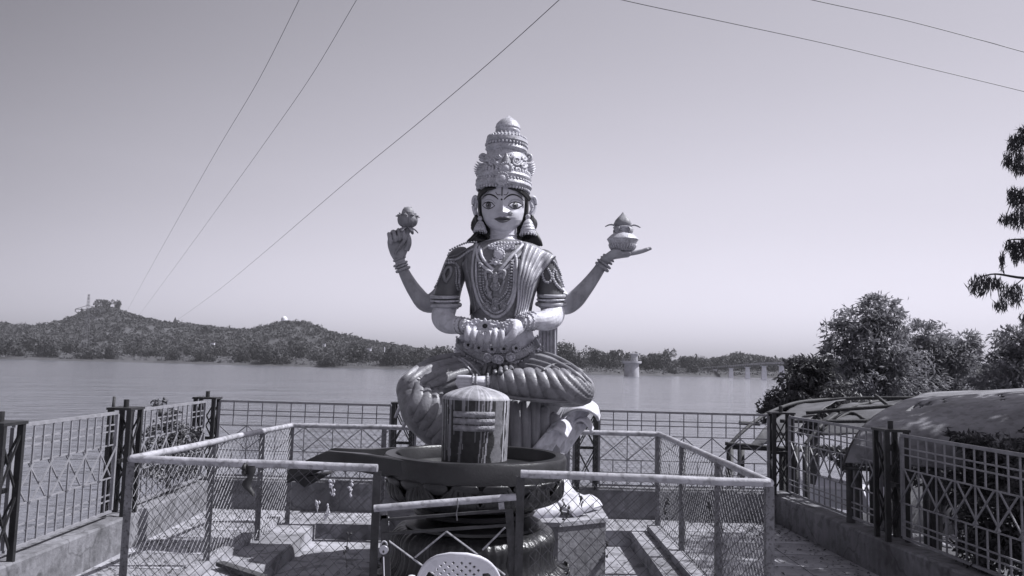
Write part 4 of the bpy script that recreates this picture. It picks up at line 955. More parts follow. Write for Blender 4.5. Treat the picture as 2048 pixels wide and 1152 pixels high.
for k in range(9):
    t = k / 8; tails.append([(952 - 3 * t, 430 + 6 * t, 6 + 14 * t), (949 - 2 * t + 8 * (1 - t), 458, 2 + 14 * t), (944 + 26 * t, 478, -2 + 12 * t), (934 + 34 * t, 484 + 3 * t, -4 + 10 * t)])
    tails.append([(1064 + 2 * t, 430 + 6 * t, 6 + 14 * t), (1070 - 8 * (1 - t), 452, 2 + 14 * t), (1074 - 22 * t, 474, -2 + 12 * t), (1084 - 32 * t, 492, -4 + 10 * t)])
strand_band(tails, 5, 'long_lock', M['hair'], 0)
# --- crown
CX = lambda y: 1007 + (375 - y) * .075
CRD = 2
crown = None
def crown_lathe(prof, name, m, parent, n=64, mod=None):
    """prof: (radius px, py)"""
    g = MB(); base = Q(CX(prof[0][1]), prof[0][1], CRD); vs = []
    axis = (Q(CX(240), 240, CRD) - Q(CX(370), 370, CRD)).normalized(); x_ = V(1, 0, 0); x_ = (x_ - axis * x_.dot(axis)).normalized(); y_ = axis.cross(x_)
    for i, (r, py) in enumerate(prof):
        c = Q(CX(py), py, CRD)
        for j in range(n):
            th = 2 * math.pi * j / n; q = mod(i / (len(prof) - 1), th) if mod else 1
            vs.append(c + (x_ * math.cos(th) + y_ * math.sin(th)) * (r * U * q))
    fs = [(i * n + j, i * n + (j + 1) % n, (i + 1) * n + (j + 1) % n, (i + 1) * n + j) for i in range(len(prof) - 1) for j in range(n)]
    fs += [tuple(range(n)), tuple((len(prof) - 1) * n + j for j in range(n))]
    g.add(vs, fs); o = g.build(name, m, parent, smooth=True, auto=True); return o
CRB = []
def on_crown(u, py, r, off=0):
    """point on the crown front at horizontal offset u px, off px proud of the surface"""
    if CRB:
        rr = ray(CX(py) + u, py).normalized(); l_, n_, _, _ = CRB[0].ray_cast(EYE, rr)
        if l_ is not None and abs(l_.y - SD) < 80 * U: return l_ + (n_ if n_.dot(rr) < 0 else -n_) * (off * U)
    s = max(-.999, min(.999, u / r)); return Q(CX(py) + u, py, CRD - (r + off) * math.sqrt(1 - s * s))
crown = crown_lathe([(44, 378), (49, 366), (49, 352), (47, 340), (44, 325), (40, 312), (37, 306)], 'crown', M['gold'], ST)
CRr = lambda py: float(np.interp(py, [306, 312, 325, 340, 352, 366, 378], [37, 40, 44, 47, 49, 49, 44]))
crown_lathe([(44, 384), (55, 379), (58, 374), (57, 369), (54, 366)], 'lower_rim', M['gold'], crown)
crown_lathe([(50, 366), (55, 362), (56, 357), (53, 352), (48, 350)], 'upper_rim', M['gold'], crown)
crown_lathe([(35, 308), (39, 306), (43, 302), (42, 297), (39, 294), (34, 292)], 'lower_tier', M['gold'], crown)
crown_lathe([(37, 294), (38, 291), (43, 287), (42, 281), (36, 277), (28, 272)], 'upper_tier', M['gold'], crown)
crown_lathe([(20, 273), (21, 269), (25, 265), (25.5, 262), (24.5, 260), (26, 257), (24, 250), (17, 242), (9, 237), (3, 233), (.5, 231)], 'finial', M['gold'], crown)
def crown_beads(py, r, n, br, name, dz=0, tall=1.2):
    g = MB(); axis = (Q(CX(240), 240, CRD) - Q(CX(370), 370, CRD)).normalized(); x_ = (V(1, 0, 0) - axis * axis.x).normalized(); y_ = axis.cross(x_); c = Q(CX(py), py, CRD)
    for k in range(n):
        th = 2 * math.pi * k / n; g.ball(c + (x_ * math.cos(th) + y_ * math.sin(th)) * r * U, (br * U, br * U, br * U * tall), 6, 5)
    return g.build(name, M['gold'], crown, smooth=True)
dg_ = bpy.context.evaluated_depsgraph_get(); bpy.context.view_layer.update(); cv = [crown.matrix_world @ v.co for v in crown.data.vertices]; CRB.append(BVHTree.FromPolygons(cv, [tuple(p.vertices) for p in crown.data.polygons]))
crown_beads(382, 53, 48, 2.8, 'rim_beads'); crown_beads(366, 55, 48, 2.8, 'rim_beads'); crown_beads(350, 51, 40, 3.2, 'rim_beads', tall=2.2)
crown_beads(278, 39, 34, 2.6, 'tier_beads'); crown_beads(293, 42, 36, 2.6, 'tier_beads'); crown_beads(309, 38, 44, 1.6, 'tier_beads'); crown_beads(272, 28, 22, 2.6, 'tier_beads')
def scroll(u, py, r, turns=1.6, name='scroll', m='gold', parent=None, dd=1.5, centre=True):
    g = MB(); pl = []
    for k in range(30):
        t = k / 29; a_ = t * turns * 2 * math.pi; rr = r * (1 - .8 * t); pl.append(on_crown(u + rr * math.cos(a_), py + rr * math.sin(a_), CRr(py), dd))
    g.tube(pl, np.interp(np.linspace(0, 1, 30), [0, 1], [3.0, 2.0]) * U, 6)
    if centre: g.ball(on_crown(u, py, CRr(py), dd + 1), 2.2 * U)
    return g.build(name, M[m], parent or crown, smooth=True)
for (x, y, r) in ((685, 447, 9.5), (695, 527, 8.5), (492, 525, 8.5), (500, 450, 8), (740, 480, 6), (440, 480, 6), (540, 410, 5), (640, 405, 5), (735, 560, 5), (430, 560, 5), (455, 430, 5), (745, 425, 5), (640, 490, 5), (540, 480, 5)):
    px_, py_ = 860 + x / 3.972, 210 + y / 3.972; scroll(px_ - CX(py_), py_, r)
def medal(px_, py_, r, name, parent=None, push=3, m='gold', surf=None):
    g = MB(); u = px_ - CX(py_); c = on_crown(u, py_, CRr(py_), push); n_ = (c - Q(CX(py_), py_, CRD)).normalized(); n_.z = 0; n_.normalize(); rot = Vector((0, 0, 1)).rotation_difference(n_).to_matrix()
    g.lathe([(r * 1.0 * U, -.01), (r * U, .004), (r * .9 * U, .012), (r * .72 * U, .006), (r * .6 * U, .008), (r * .5 * U, .018), (r * .2 * U, .024), (.0005, .025)], c, 28, rot=rot)
    for k in range(18):
        a_ = k / 18 * 6.2832; g.ball(c + rot @ V(math.cos(a_) * r * .95 * U, math.sin(a_) * r * .95 * U, .008), 1.6 * U, 5, 4)
    return g.build(name, M[m], crown, smooth=True)
medal(1011, 338, 12.5, 'medallion', push=3); medal(1005, 356, 13.5, 'medallion', push=10)
# pointed leaf over the medallions
rows = []
for i in range(9):
    t = i / 8; w_ = 9.0 * math.sin(math.pi * min(1, .25 + t * .75)) ** .8 * (1 if t < .99 else .05); row = []
    for j in range(-3, 4): row.append(on_crown(1 + w_ * j / 3, 334 - 26 * t, CRr(334 - 26 * t), 2.5 + 4 * (1 - (j / 3) ** 2)))
    rows.append(row)
MB().grid(rows).build('crest_leaf', M['gold_dark'], crown, smooth=True)
# side ornaments: curled scroll heads with fringed leaves below
for s in (-1, 1):
    g = MB(); x0 = 43
    pl = [(s * (x0 + 3 - 7 * math.cos(q * 1.2) * (1 - .1 * q)) , 316 - 8 * math.sin(q * 1.2) * (1 - .1 * q)) for q in np.linspace(0, 5.4, 22)]
    g.tube([Q(CX(316) + a_, b_, CRD) for a_, b_ in pl], 3.4 * U, 8); g.ball(Q(CX(316) + s * (x0 + 3), 316, CRD), (4 * U, 5 * U, 4 * U)); g.build('side_scroll', M['gold'], crown, smooth=True)
    for k in range(8):
        t = k / 7; y0 = 328 + t * 32; xb = 44 + 3 * t; ln = 13 * math.sin(math.pi * (t * .7 + .25)) + 4
        g = MB(); g.tube([Q(CX(y0) + s * (xb - 4), y0 + 3, CRD), Q(CX(y0) + s * (xb + ln * .55), y0 + 0, CRD - 1), Q(CX(y0) + s * (xb + ln), y0 - 5, CRD)], [(3.2 * U, 6 * U), (2.8 * U, 4 * U), (.5 * U, .8 * U)], 7, ref=(0, -1, 0)); g.build('side_leaf', M['gold'], crown, smooth=True)
# --- earrings
for s, px_, top, bot, wd in ((-1, 960, 440, 462, 13), (1, 1056, 436, 468, 16)):
    t0 = None; g = MB(); g.ball(Q(px_, top - 3, -6), 5 * U); ear = g.build('earring', M['gold'], ST, smooth=True)
    g = MB(); h = bot - top; c = Q(px_, bot, -6)
    g.lathe([(wd * U, 0), (wd * 1.02 * U, .06 * h * U), (wd * .92 * U, .22 * h * U), (wd * .96 * U, .26 * h * U), (wd * .80 * U, .42 * h * U), (wd * .83 * U, .46 * h * U), (wd * .62 * U, .63 * h * U), (wd * .65 * U, .67 * h * U), (wd * .35 * U, .9 * h * U), (wd * .1 * U, h * U)], c, 24); g.build('earring_bell', M['gold'], ear, smooth=True, auto=True)
    g = MB()
    for k in range(16): a_ = k / 16 * 6.2832; g.ball(c + V(math.cos(a_) * wd * U, math.sin(a_) * wd * U, -1.6 * U), (1.9 * U, 1.9 * U, 3 * U), 5, 4)
    g.build('earring_drops', M['gold'], ear, smooth=True)
# neck creases
for y in (471, 478): 
    g = MB(); g.tube([Q(1007 + 27.5 * math.cos(q), y + 2.5 * math.sin(q) * -1, 2 - 25.5 * math.sin(q)) for q in np.linspace(.1, 3.04, 18)], .9 * U, 5); g.build('neck_crease', M['skin'], ST, smooth=True)

# --- blouse and cloth shell over the torso
b = MB()
limb(b, [(1000, 664, -6, 60, 46), (1001, 640, -7, 60, 46), (1003, 600, -11, 64, 48), (1004, 565, -17, 74, 53), (1006, 535, -14, 80, 51), (1007, 508, -5, 82, 43), (1007, 495, 0, 66, 33), (1007, 489, 2, 40, 29)], 36)
for s, x in ((-1, 977), (1, 1036)): b.ball(Q(x, 552, -50), (30 * U, 22 * U, 30 * U), 16, 12)
tor = remesh(b, 'torso_cloth', M['sari_mid'], ST, vox=.012, smooth_it=6)
for s, pts in ((-1, [(938, 508, 4, 16, 26), (922, 520, 3, 27, 31), (905, 555, 0, 26, 31), (896, 585, -6, 26, 30), (892, 612, -12, 26, 29)]), (1, [(1072, 512, 4, 16, 26), (1086, 524, 3, 26, 31), (1095, 555, 0, 26, 31), (1100, 585, -6, 26.5, 30), (1102, 610, -12, 26, 29)])):
    g = MB(); limb(g, pts, 30); sl = g.build('sleeve', M['blouse'], ST, smooth=True)
    for q, (dy, th_, ex) in enumerate(((-2, 4.5, 1.5), (-11, 2.2, 2), (-19, 3.6, 1.2))):
        xx = pts[-1][0] - s * dy * .12; yy = pts[-1][1] + dy; g = MB()
        g.tube([Q(xx + math.cos(a_) * (26.5 + ex), yy + .10 * s * 0 - math.sin(a_) * -2.0, -12 - math.sin(a_) * (30 + ex)) for a_ in np.linspace(0, 6.2832, 40)[:-1]], [(th_ * U, 2.2 * U)] * 39, 6, ref=(0, 0, 1) if False else (0, -1, 0.01), closed=True)
        g.build('sleeve_band', M['sari'] if q != 1 else M['gold'], sl, smooth=True)
# ---- surface lookup used to lay ornaments on the sculpture
def make_bvh(objs):
    vs = []; fs = []
    dg = bpy.context.evaluated_depsgraph_get()
    for o in objs:
        e = o.evaluated_get(dg); me = e.to_mesh(); off = len(vs); mw = e.matrix_world
        vs += [mw @ v.co for v in me.vertices]; fs += [tuple(i + off for i in p.vertices) for p in me.polygons]; e.to_mesh_clear()
    return BVHTree.FromPolygons(vs, fs)
def kids(o, pred=lambda n: True): return [c for c in bpy.data.objects if c.parent == o and pred(c.name)]
bpy.context.view_layer.update()
BV = make_bvh([body, tor] + kids(ST, lambda n: n.startswith('sleeve')))
def hit(px, py, default_d=-50):
    r = ray(px, py).normalized(); loc, nrm, idx, dist = BV.ray_cast(EYE, r)
    if loc is None or loc.y > SD + 60 * U or loc.y < SD - 160 * U: return Q(px, py, default_d), V(0, -1, 0)
    if nrm.dot(r) > 0: nrm = -nrm
    return loc, nrm
def Z2(pts): return [(840 + x / 3.972, 460 + y / 3.972) for x, y in pts]
def line_on(pts, r, name, m, off=.6, n=8, dens=6, flat=1.0, parent=None, mod=None):
    q = catmull(pts, dens); H = [hit(*p) for p in q]; L_ = [h[0] + h[1] * (off * r * U) for h in H]
    # light smoothing
    for _ in range(2): L_ = [L_[0]] + [(L_[i - 1] + L_[i] * 2 + L_[i + 1]) / 4 for i in range(1, len(L_) - 1)] + [L_[-1]]
    rr = [(r * U, r * U * flat)] * len(L_) if mod is None else [(r * U * mod(i / (len(L_) - 1)), r * U * flat * mod(i / (len(L_) - 1))) for i in range(len(L_))]
    return MB().tube(L_, rr, n, ref=(0, -1, 0)).build(name, M[m], parent or ST, smooth=True)
def beads_on(pts, r, name, m, step=None, off=.7, parent=None, sq=1.0):
    q = catmull(pts, 12); g = MB(); acc = 1e9; last = None; step = step or r * 2.05
    for p in q:
        if last is None or math.hypot(p[0] - last[0], p[1] - last[1]) >= step:
            l_, n_ = hit(*p); g.ball(l_ + n_ * off * r * U, (r * U, r * U * .9, r * U * sq), 6, 5); last = p
    return g.build(name, M[m], parent or ST, smooth=True)
def disc_on(px_, py_, r, name, m, parent=None, hole=False, beads=10, th=.5, push=0):
    l_, n_ = hit(px_, py_); n_ = (n_ + V(0, -1.2, 0)).normalized(); rot = Vector((0, 0, 1)).rotation_difference(n_).to_matrix(); l_ = l_ + n_ * push * U
    g = MB(); R1_ = r * U
    g.lathe([(R1_, -.012), (R1_, th * R1_ * .5), (R1_ * .85, th * R1_), (R1_ * .66, th * R1_ * .7), (R1_ * .5, th * R1_ * .75), (R1_ * .32, th * R1_ * (1.2 if not hole else .3)), (.0008, th * R1_ * (1.35 if not hole else .1))], l_, 20, rot=rot)
    for k in range(beads): a_ = k / beads * 6.2832; g.ball(l_ + rot @ V(math.cos(a_) * R1_ * .78, math.sin(a_) * R1_ * .78, th * R1_ * .95), R1_ * .2, 5, 4)
    o = g.build(name, M[m], parent or ST, smooth=True)
    if hole: MB().ball(l_ + n_ * (th * R1_ * .5), R1_ * .28, 8, 6).build('dark_centre', M['ink'], o, smooth=True)
    return o
def band_on(ptsA, ptsB, name, m, off=2.0, folds=0, amp=1.2, nu=24, nv=24, parent=None, thick=.006):
    """cloth laid between two traced edges, with raised lengthwise folds"""
    qa = np.array(catmull(ptsA, 8)); qb = np.array(catmull(ptsB, 8)); ta = np.linspace(0, 1, len(qa)); tb = np.linspace(0, 1, len(qb)); rows = []
    for i in range(nu + 1):
        t = i / nu; a_ = [np.interp(t, ta, qa[:, k]) for k in (0, 1)]; b_ = [np.interp(t, tb, qb[:, k]) for k in (0, 1)]; row = []
        for j in range(nv + 1):
            s = j / nv; l_, n_ = hit(a_[0] * (1 - s) + b_[0] * s, a_[1] * (1 - s) + b_[1] * s)
            f = abs(math.sin(math.pi * folds * s)) ** .6 if folds else math.sin(math.pi * s) ** .4
            row.append(l_ + V(0, -1, 0) * ((off + amp * f) * U))
        rows.append(row)
    # smooth the depth a little
    for _ in range(2):
        R2 = [[p.copy() for p in r] for r in rows]
        for i in range(1, nu):
            for j in range(nv + 1): R2[i][j] = (rows[i - 1][j] + rows[i][j] * 2 + rows[i + 1][j]) / 4
        rows = R2
    o = MB().grid(rows).build(name, M[m], parent or ST, smooth=True); md = o.modifiers.new('t', 'SOLIDIFY'); md.thickness = thick; md.offset = 0; return o
# sari over the (viewer's) right shoulder
sa = band_on(Z2([(835, 100), (800, 230), (775, 400), (772, 560), (745, 690)]), Z2([(1080, 215), (1000, 300), (920, 420), (880, 560), (850, 690)]), 'sari_drape', 'sari', 3, folds=6, amp=6.5, nu=30, nv=60)
band_on(Z2([(470, 105), (440, 200), (430, 330), (445, 480), (480, 620)]), Z2([(330, 270), (345, 330), (390, 440), (400, 560), (395, 680)]), 'sari_side', 'sari_mid', 1.5, folds=3, amp=3, nu=24, nv=30)
# garlands and borders
line_on(Z2([(455, 120), (432, 210), (425, 330), (440, 450), (470, 560), (520, 640), (590, 690), (660, 670), (715, 600), (750, 500), (765, 380), (765, 260), (750, 200)]), 3.6, 'long_garland', 'sari', flat=.8)
line_on(Z2([(475, 130), (452, 230), (448, 330), (458, 440), (490, 550), (540, 620), (592, 655), (650, 640), (700, 580), (735, 490), (748, 380), (745, 260)]), 2.2, 'garland_edge', 'gold', flat=.8)
line_on(Z2([(790, 240), (800, 350), (800, 460), (790, 560), (770, 660)]), 3.4, 'garland_strand', 'sari', flat=.8)
for w_, nm in ((2.2, 'gold'),): beads_on(Z2([(478, 250), (482, 380), (490, 470), (520, 540), (570, 580), (610, 590), (660, 560), (700, 510), (722, 420), (728, 330), (722, 250)]), 3.6, 'ribbed_necklace', 'gold_dark', step=4.2, sq=.6)
beads_on(Z2([(498, 250), (502, 380), (512, 470), (540, 520), (600, 555), (650, 530), (690, 480), (705, 400), (708, 300)]), 1.9, 'inner_bead_strand', 'gold', step=4)
# v-shaped border at the neck with light edging
line_on(Z2([(450, 150), (462, 230), (500, 290), (545, 320), (575, 330)]), 3.0, 'neck_border', 'gold', flat=.8)
line_on(Z2([(480, 150), (495, 215), (525, 265), (560, 300), (585, 320)]), 3.0, 'neck_border', 'petal', flat=.8)
line_on(Z2([(815, 120), (770, 170), (710, 230), (660, 290), (625, 330)]), 3.4, 'neck_border', 'gold', flat=.8)
line_on(Z2([(845, 130), (800, 190), (740, 245), (690, 300), (650, 335)]), 2.6, 'neck_border', 'sari', flat=.8)
# choker and pendants
beads_on(Z2([(545, 135), (590, 115), (640, 108), (700, 110), (760, 108), (820, 104)]), 3.0, 'choker', 'petal', step=6)
beads_on(Z2([(555, 150), (600, 135), (650, 125), (710, 130), (760, 128)]), 2.6, 'choker', 'gold', step=5.4)
for (x, y, r) in ((575, 140, 6), (612, 150, 6), (690, 140, 6.5), (735, 140, 6), (650, 150, 6)): disc_on(*Z2([(x, y)])[0], r, 'choker_stone', 'petal', th=.9)
g = MB(); l_, n_ = hit(*Z2([(630, 195)])[0]); g.ball(l_ + V(0, -.02, 0), (11 * U, 8 * U, 11 * U), 14, 10); 
for k in range(12): a_ = k / 12 * 6.28; g.ball(l_ + V(math.cos(a_) * 8.5 * U, -.035, math.sin(a_) * 8.5 * U), 3.3 * U, 6, 5)
g.build('round_pendant', M['petal'], ST, smooth=True)
g = MB(); l_, n_ = hit(*Z2([(600, 265)])[0])
for k in range(7):
    a_ = math.pi / 2 + (k - 3) * .55; g.tube([l_ + V(0, -.01, 0), l_ + V(math.cos(a_) * 8 * U, -.02, math.sin(a_) * 8 * U), l_ + V(math.cos(a_) * 13 * U, -.012, math.sin(a_) * 13 * U)], [2 * U, 2.6 * U, .6 * U], 6)
g.ball(l_ + V(0, -.02, 0), 5 * U); g.build('petal_brooch', M['gold'], ST, smooth=True)
# raised chest ornament with leaves and bosses
for pts, r in (([(530, 400), (520, 340), (545, 330), (575, 350)], 4), ([(660, 400), (672, 340), (650, 330), (622, 350)], 4), ([(530, 440), (548, 480), (560, 520)], 4), ([(668, 400), (650, 450), (632, 500)], 3.6), ([(520, 480), (535, 430), (530, 390)], 3), ([(598, 340), (590, 380), (598, 420), (612, 380), (602, 340)], 4), ([(570, 480), (555, 510), (575, 540)], 4.5)):
    line_on(Z2(pts), r, 'carved_leaf', 'gold_dark', off=1.0, mod=lambda t: .4 + .6 * math.sin(math.pi * t))
disc_on(*Z2([(600, 445)])[0], 10, 'boss', 'gold_dark', th=.8); 
for (x, y, r) in ((530, 605, 8), (593, 622, 8.5), (665, 603, 8), (600, 560, 7), (560, 360, 6), (640, 365, 6)): disc_on(*Z2([(x, y)])[0], r, 'necklace_medallion', 'gold_dark', th=.7)
# sleeve and shoulder bead motifs
beads_on(Z2([(240, 160), (310, 125), (380, 100), (455, 98)]), 2.3, 'shoulder_beads', 'gold_dark', step=4)
beads_on(Z2([(232, 185), (220, 240), (195, 300), (165, 370), (140, 430), (115, 470)]), 2.3, 'sleeve_beads', 'gold_dark', step=4)
beads_on(Z2([(235, 240), (290, 235), (340, 205), (400, 170), (445, 150)]), 2.6, 'shoulder_border', 'sari', step=3.4)
beads_on(Z2([(240, 215), (290, 205), (340, 175), (400, 140)]), 1.8, 'shoulder_border', 'sari_mid', step=3)
beads_on(Z2([(215, 265), (270, 262), (300, 290), (310, 350), (305, 420), (315, 480)]), 3.0, 'sleeve_paisley', 'gold_dark', step=4)
beads_on(Z2([(285, 300), (288, 360), (285, 420), (300, 480)]), 2.2, 'sleeve_paisley', 'gold_dark', step=3.6)
line_on(Z2([(205, 410), (195, 360), (215, 310), (245, 300), (248, 340), (225, 390), (205, 420)]), 3.2, 'sleeve_leaf', 'sari_mid', off=.8)
beads_on(Z2([(1000, 290), (975, 330), (985, 390), (1010, 420), (1040, 400), (1035, 350), (1010, 300)]), 3.0, 'sleeve_paisley', 'sari', step=4.4)
beads_on(Z2([(1055, 250), (1085, 290), (1110, 350), (1130, 410), (1145, 460)]), 2.6, 'sleeve_beads', 'gold', step=4)
beads_on(Z2([(1060, 320), (1050, 370), (1075, 430), (1110, 470), (1135, 490)]), 3.2, 'sleeve_paisley', 'sari', step=4.4)
beads_on(Z2([(1075, 330), (1085, 380), (1110, 420)]), 2.4, 'sleeve_paisley', 'sari', step=4)
# bangles on front wrists
def bangle(px_, py_, d, ax, r, th, name, m, parent=ST, beads=0):
    c = Q(px_, py_, d); ax = Vector(ax).normalized(); rot = Vector((0, 0, 1)).rotation_difference(ax).to_matrix(); g = MB()
    g.tube([c + rot @ V(math.cos(q) * r * U, math.sin(q) * r * U, 0) for q in np.linspace(0, 6.2832, 25)[:-1]], th * U, 7, closed=True)
    for k in range(beads): q = k / beads * 6.2832; g.ball(c + rot @ V(math.cos(q) * (r + th * .6) * U, math.sin(q) * (r + th * .6) * U, 0), th * .9 * U, 6, 5)
    return g.build(name, M[m], parent, smooth=True)
for k in range(3): bangle(921 + k * 7, 651 + k * .6, -63 - k * 8, (1, -.9, 0), 15.5 - k * 1.0, 1.9, 'bangle', 'gold_dark', beads=16)
for k in range(4): bangle(1064 - k * 8, 642 + k * 1.2, -60 - k * 7, (-1, -.9, -.1), 17.6 - k * 1.0, 1.9, 'bangle', 'gold', beads=18)
for (x, y, r) in ((794, 541, 13), (798, 534, 12.5), (797, 526, 12), (799, 522, 11)): pass
for (x, y, r, th) in ((806, 539, 13.5, 3), (803, 533, 12.5, 2.2), (801, 528, 13.5, 2.4), (799, 518, 12, 2.2)): bangle(x, y, 22, (-.42, -.1, 1), r, th, 'bangle', 'gold_dark', beads=0)
for (x, y, r, th) in ((1204, 534, 14, 3), (1208, 528, 15, 2.2), (1213, 521, 12.5, 2.2), (1217, 516, 12, 2)): bangle(x, y, 20, (.7, -.1, 1), r, th, 'bangle', 'gold_dark', beads=0)
# open flowers and sweets in the cupped hands
g = MB()
c = Q(970, 652, -134)
for k in range(9):
    a_ = k / 9 * 6.28 + .2; e = V(math.cos(a_), -.25, math.sin(a_) * .8); g.tube([c, c + e * 10 * U, c + e * 18 * U], [(2 * U, 1.5 * U), (5.2 * U, 1.8 * U), (.8 * U, .8 * U)], 7, ref=(0, -1, 0))
fl_ = g.build('offered_flower', M['petal'], ST, smooth=True); MB().ball(c + V(0, -.012, 0), (4.8 * U, 2 * U, 4.4 * U), 12, 8).build('flower_centre', M['ink'], fl_, smooth=True)
for (x, y, d, r, sd_) in ((936, 650, -116, 10, 0), (952, 645, -114, 10, 1), (990, 650, -126, 11, 2), (1006, 652, -130, 10, 3), (1018, 646, -120, 9, 4), (928, 656, -112, 7, 5)):
    g = MB(); cc = Q(x, y, d)
    for k in range(7):
        a_ = k / 7 * 6.28 + sd_; e = V(math.cos(a_), -.35, math.sin(a_) * .7 + .15); g.tube([cc, cc + e * r * .6 * U, cc + e * r * U], [(1.5 * U, 1.2 * U), (3.6 * U, 1.4 * U), (.6 * U, .6 * U)], 6, ref=(0, -1, 0))
    g.ball(cc + V(0, -.012, 0), r * .28 * U, 6, 5); g.build('offered_blossom', M['petal'], ST, smooth=True)
# --- belt
BVb = BV
bt = band_on([(914, 676), (935, 690), (965, 703), (1003, 708), (1045, 698), (1076, 672)], [(912, 692), (935, 708), (965, 722), (1003, 727), (1045, 716), (1081, 693)], 'belt', 'gold_dark', 4, amp=3, nu=40, nv=8, thick=.012)
beads_on([(911, 695), (935, 711), (965, 725), (1003, 731), (1045, 720), (1081, 697)], 2.0, 'belt_beads', 'gold', step=4, off=3)
beads_on([(914, 674), (935, 688), (965, 700), (1003, 705), (1045, 694), (1076, 670)], 1.8, 'belt_beads', 'gold', step=4, off=3)
for k in range(9):
    t = k / 8; x = 1046 + 30 * t; y = 706 - 22 * t; line_on([(x - 3, y - 7), (x + 4, y + 6)], 1.2, 'belt_lattice', 'gold', off=5); line_on([(x + 4, y - 8), (x - 3, y + 7)], 1.2, 'belt_lattice', 'gold', off=5)
for (x, y) in ((390, 915), (470, 937), (572, 948), (665, 945), (760, 940)): disc_on(*Z2([(x, y)])[0], 9.5, 'belt_medallion', 'gold', hole=True, push=5)
# legs first, then the hanging beads
# --- legs in pleated cloth
def pleat(nfold, amp, slant=0.0, sharp=.5, ph=0):
    return lambda t, th: 1 + amp * (abs(math.sin(math.pi * (nfold * t + slant * math.sin(th) + ph))) ** sharp - .6)
def leg(pts, name, m, n=64, sub=26, ref=(0, 0, 1), mod=None):
    q = catmull(pts, sub); g = MB(); g.tube([Q(a_, b_, c_) for a_, b_, c_, *_ in q], [(r[3] * U, r[4] * U) for r in q], n, ref=ref, mod=mod); return g.build(name, m, ST, smooth=True)
# thighs
leg([(968, 742, 0, 46, 40), (930, 748, -22, 44, 38), (890, 757, -52, 40, 36), (850, 768, -82, 36, 34), (826, 780, -104, 26, 25)], 'left_thigh_cloth', M['dhoti'], n=160, mod=lambda t, th: 1 + .03 * (abs(math.sin(8.5 * th + 1.6 * t)) ** .32 - .6) * min(1, 3.2 * (1 - t)))
leg([(1036, 742, 0, 46, 40), (1072, 744, -22, 44, 38), (1110, 754, -52, 40, 35), (1140, 766, -84, 36, 32), (1158, 776, -100, 24, 25)], 'right_thigh_cloth', M['dhoti'], n=160, mod=lambda t, th: 1 + .03 * (abs(math.sin(8.5 * th - 1.6 * t)) ** .32 - .6) * min(1, 3.2 * (1 - t)))
# pelvis
leg([(1003, 720, 0, 74, 40), (1003, 745, -6, 82, 50), (1003, 775, -10, 70, 50), (1003, 800, -10, 50, 40)], 'hip_cloth', M['dhoti'], ref=(0, -1, 0), mod=pleat(5, .03, .3))
# crossed shin on the viewer's right, running to the left towards the foot
leg([(1170, 778, -112, 20, 24), (1160, 780, -120, 26, 29), (1130, 776, -134, 30, 33), (1090, 771, -140, 30, 31), (1050, 768, -142, 28, 28), (1015, 767, -142, 24, 24), (990, 767, -140, 17, 18), (978, 766, -138, 11, 12)], 'crossed_shin_cloth', M['dhoti'], sub=40, mod=lambda t, th: 1 + .17 * (abs(math.sin(math.pi * (12.5 * t - (.42 + 5.0 * max(0, 1 - t * 1.9) ** 1.6) * math.sin(th)))) ** .4 - .6))
line_on([(0, 0), (1, 1)], .01, 'tmp', 'gold') if False else None
g = MB(); g.tube([Q(x, y, d) for x, y, d in catmull([(986, 778, -150), (1000, 789, -158), (1030, 796, -162), (1070, 800, -164), (1110, 803, -160), (1145, 803, -148)], 6)], [(5 * U, 3.5 * U)] * 31, 8); g.build('shin_hem', M['sari_mid'], ST, smooth=True)
# pendant leg on the viewer's left, cloth falling behind the linga
leg([(822, 782, -108, 24, 22), (826, 794, -114, 30, 27), (842, 815, -122, 40, 34), (862, 842, -118, 38, 32), (884, 870, -110, 32, 28), (904, 900, -104, 26, 24), (920, 930, -100, 22, 20)], 'falling_shin_cloth', M['dhoti'], ref=(0, -1, 0), n=96, sub=34, mod=lambda t, th: 1 + .03 * (abs(math.sin(math.pi * (6.0 * t - 1.5 * math.cos(th) + .15))) ** .32 - .7) * min(1, max(0, 4 * t - .35)))
g = MB(); g.ball(Q(825, 780, -106), (30 * U, 29 * U, 33 * U), 40, 28); g.build('knee_cloth', M['dhoti'], ST, smooth=True)
g = MB(); g.ball(Q(1160, 778, -112), (27 * U, 24 * U, 27 * U), 28, 20); g.build('knee_cloth', M['dhoti'], ST, smooth=True)
# right foot with toes and anklet
b = MB()
limb(b, [(990, 766, -138, 12, 12), (975, 765, -142, 12, 12), (960, 764, -146, 13, 11), (945, 763, -148, 13, 9)], 14, ref=(0, 0, 1))
for (y, x1, r) in ((755, 917, 4.6), (763, 914, 3.7), (769, 915, 3.4), (775, 919, 3.1)): limb(b, [(950, y + 2, -150, r, r), (935, y, -152, r, r), (x1, y, -152, r * .95, r), (x1 - 3, y, -151, r * .5, r * .5)], 10, ref=(0, 0, 1), sub=4)
foot = remesh(b, 'foot', M['skin'], ST, vox=.007, smooth_it=1)
for x in (953, 946): bangle(x, 765, -148, (1, 0, 0), 13.5, 1.6, 'toe_ring_band', 'gold_dark', beads=12)
bangle(975, 765, -142, (1, 0, 0), 14, 2.2, 'anklet', 'gold_dark', beads=14)
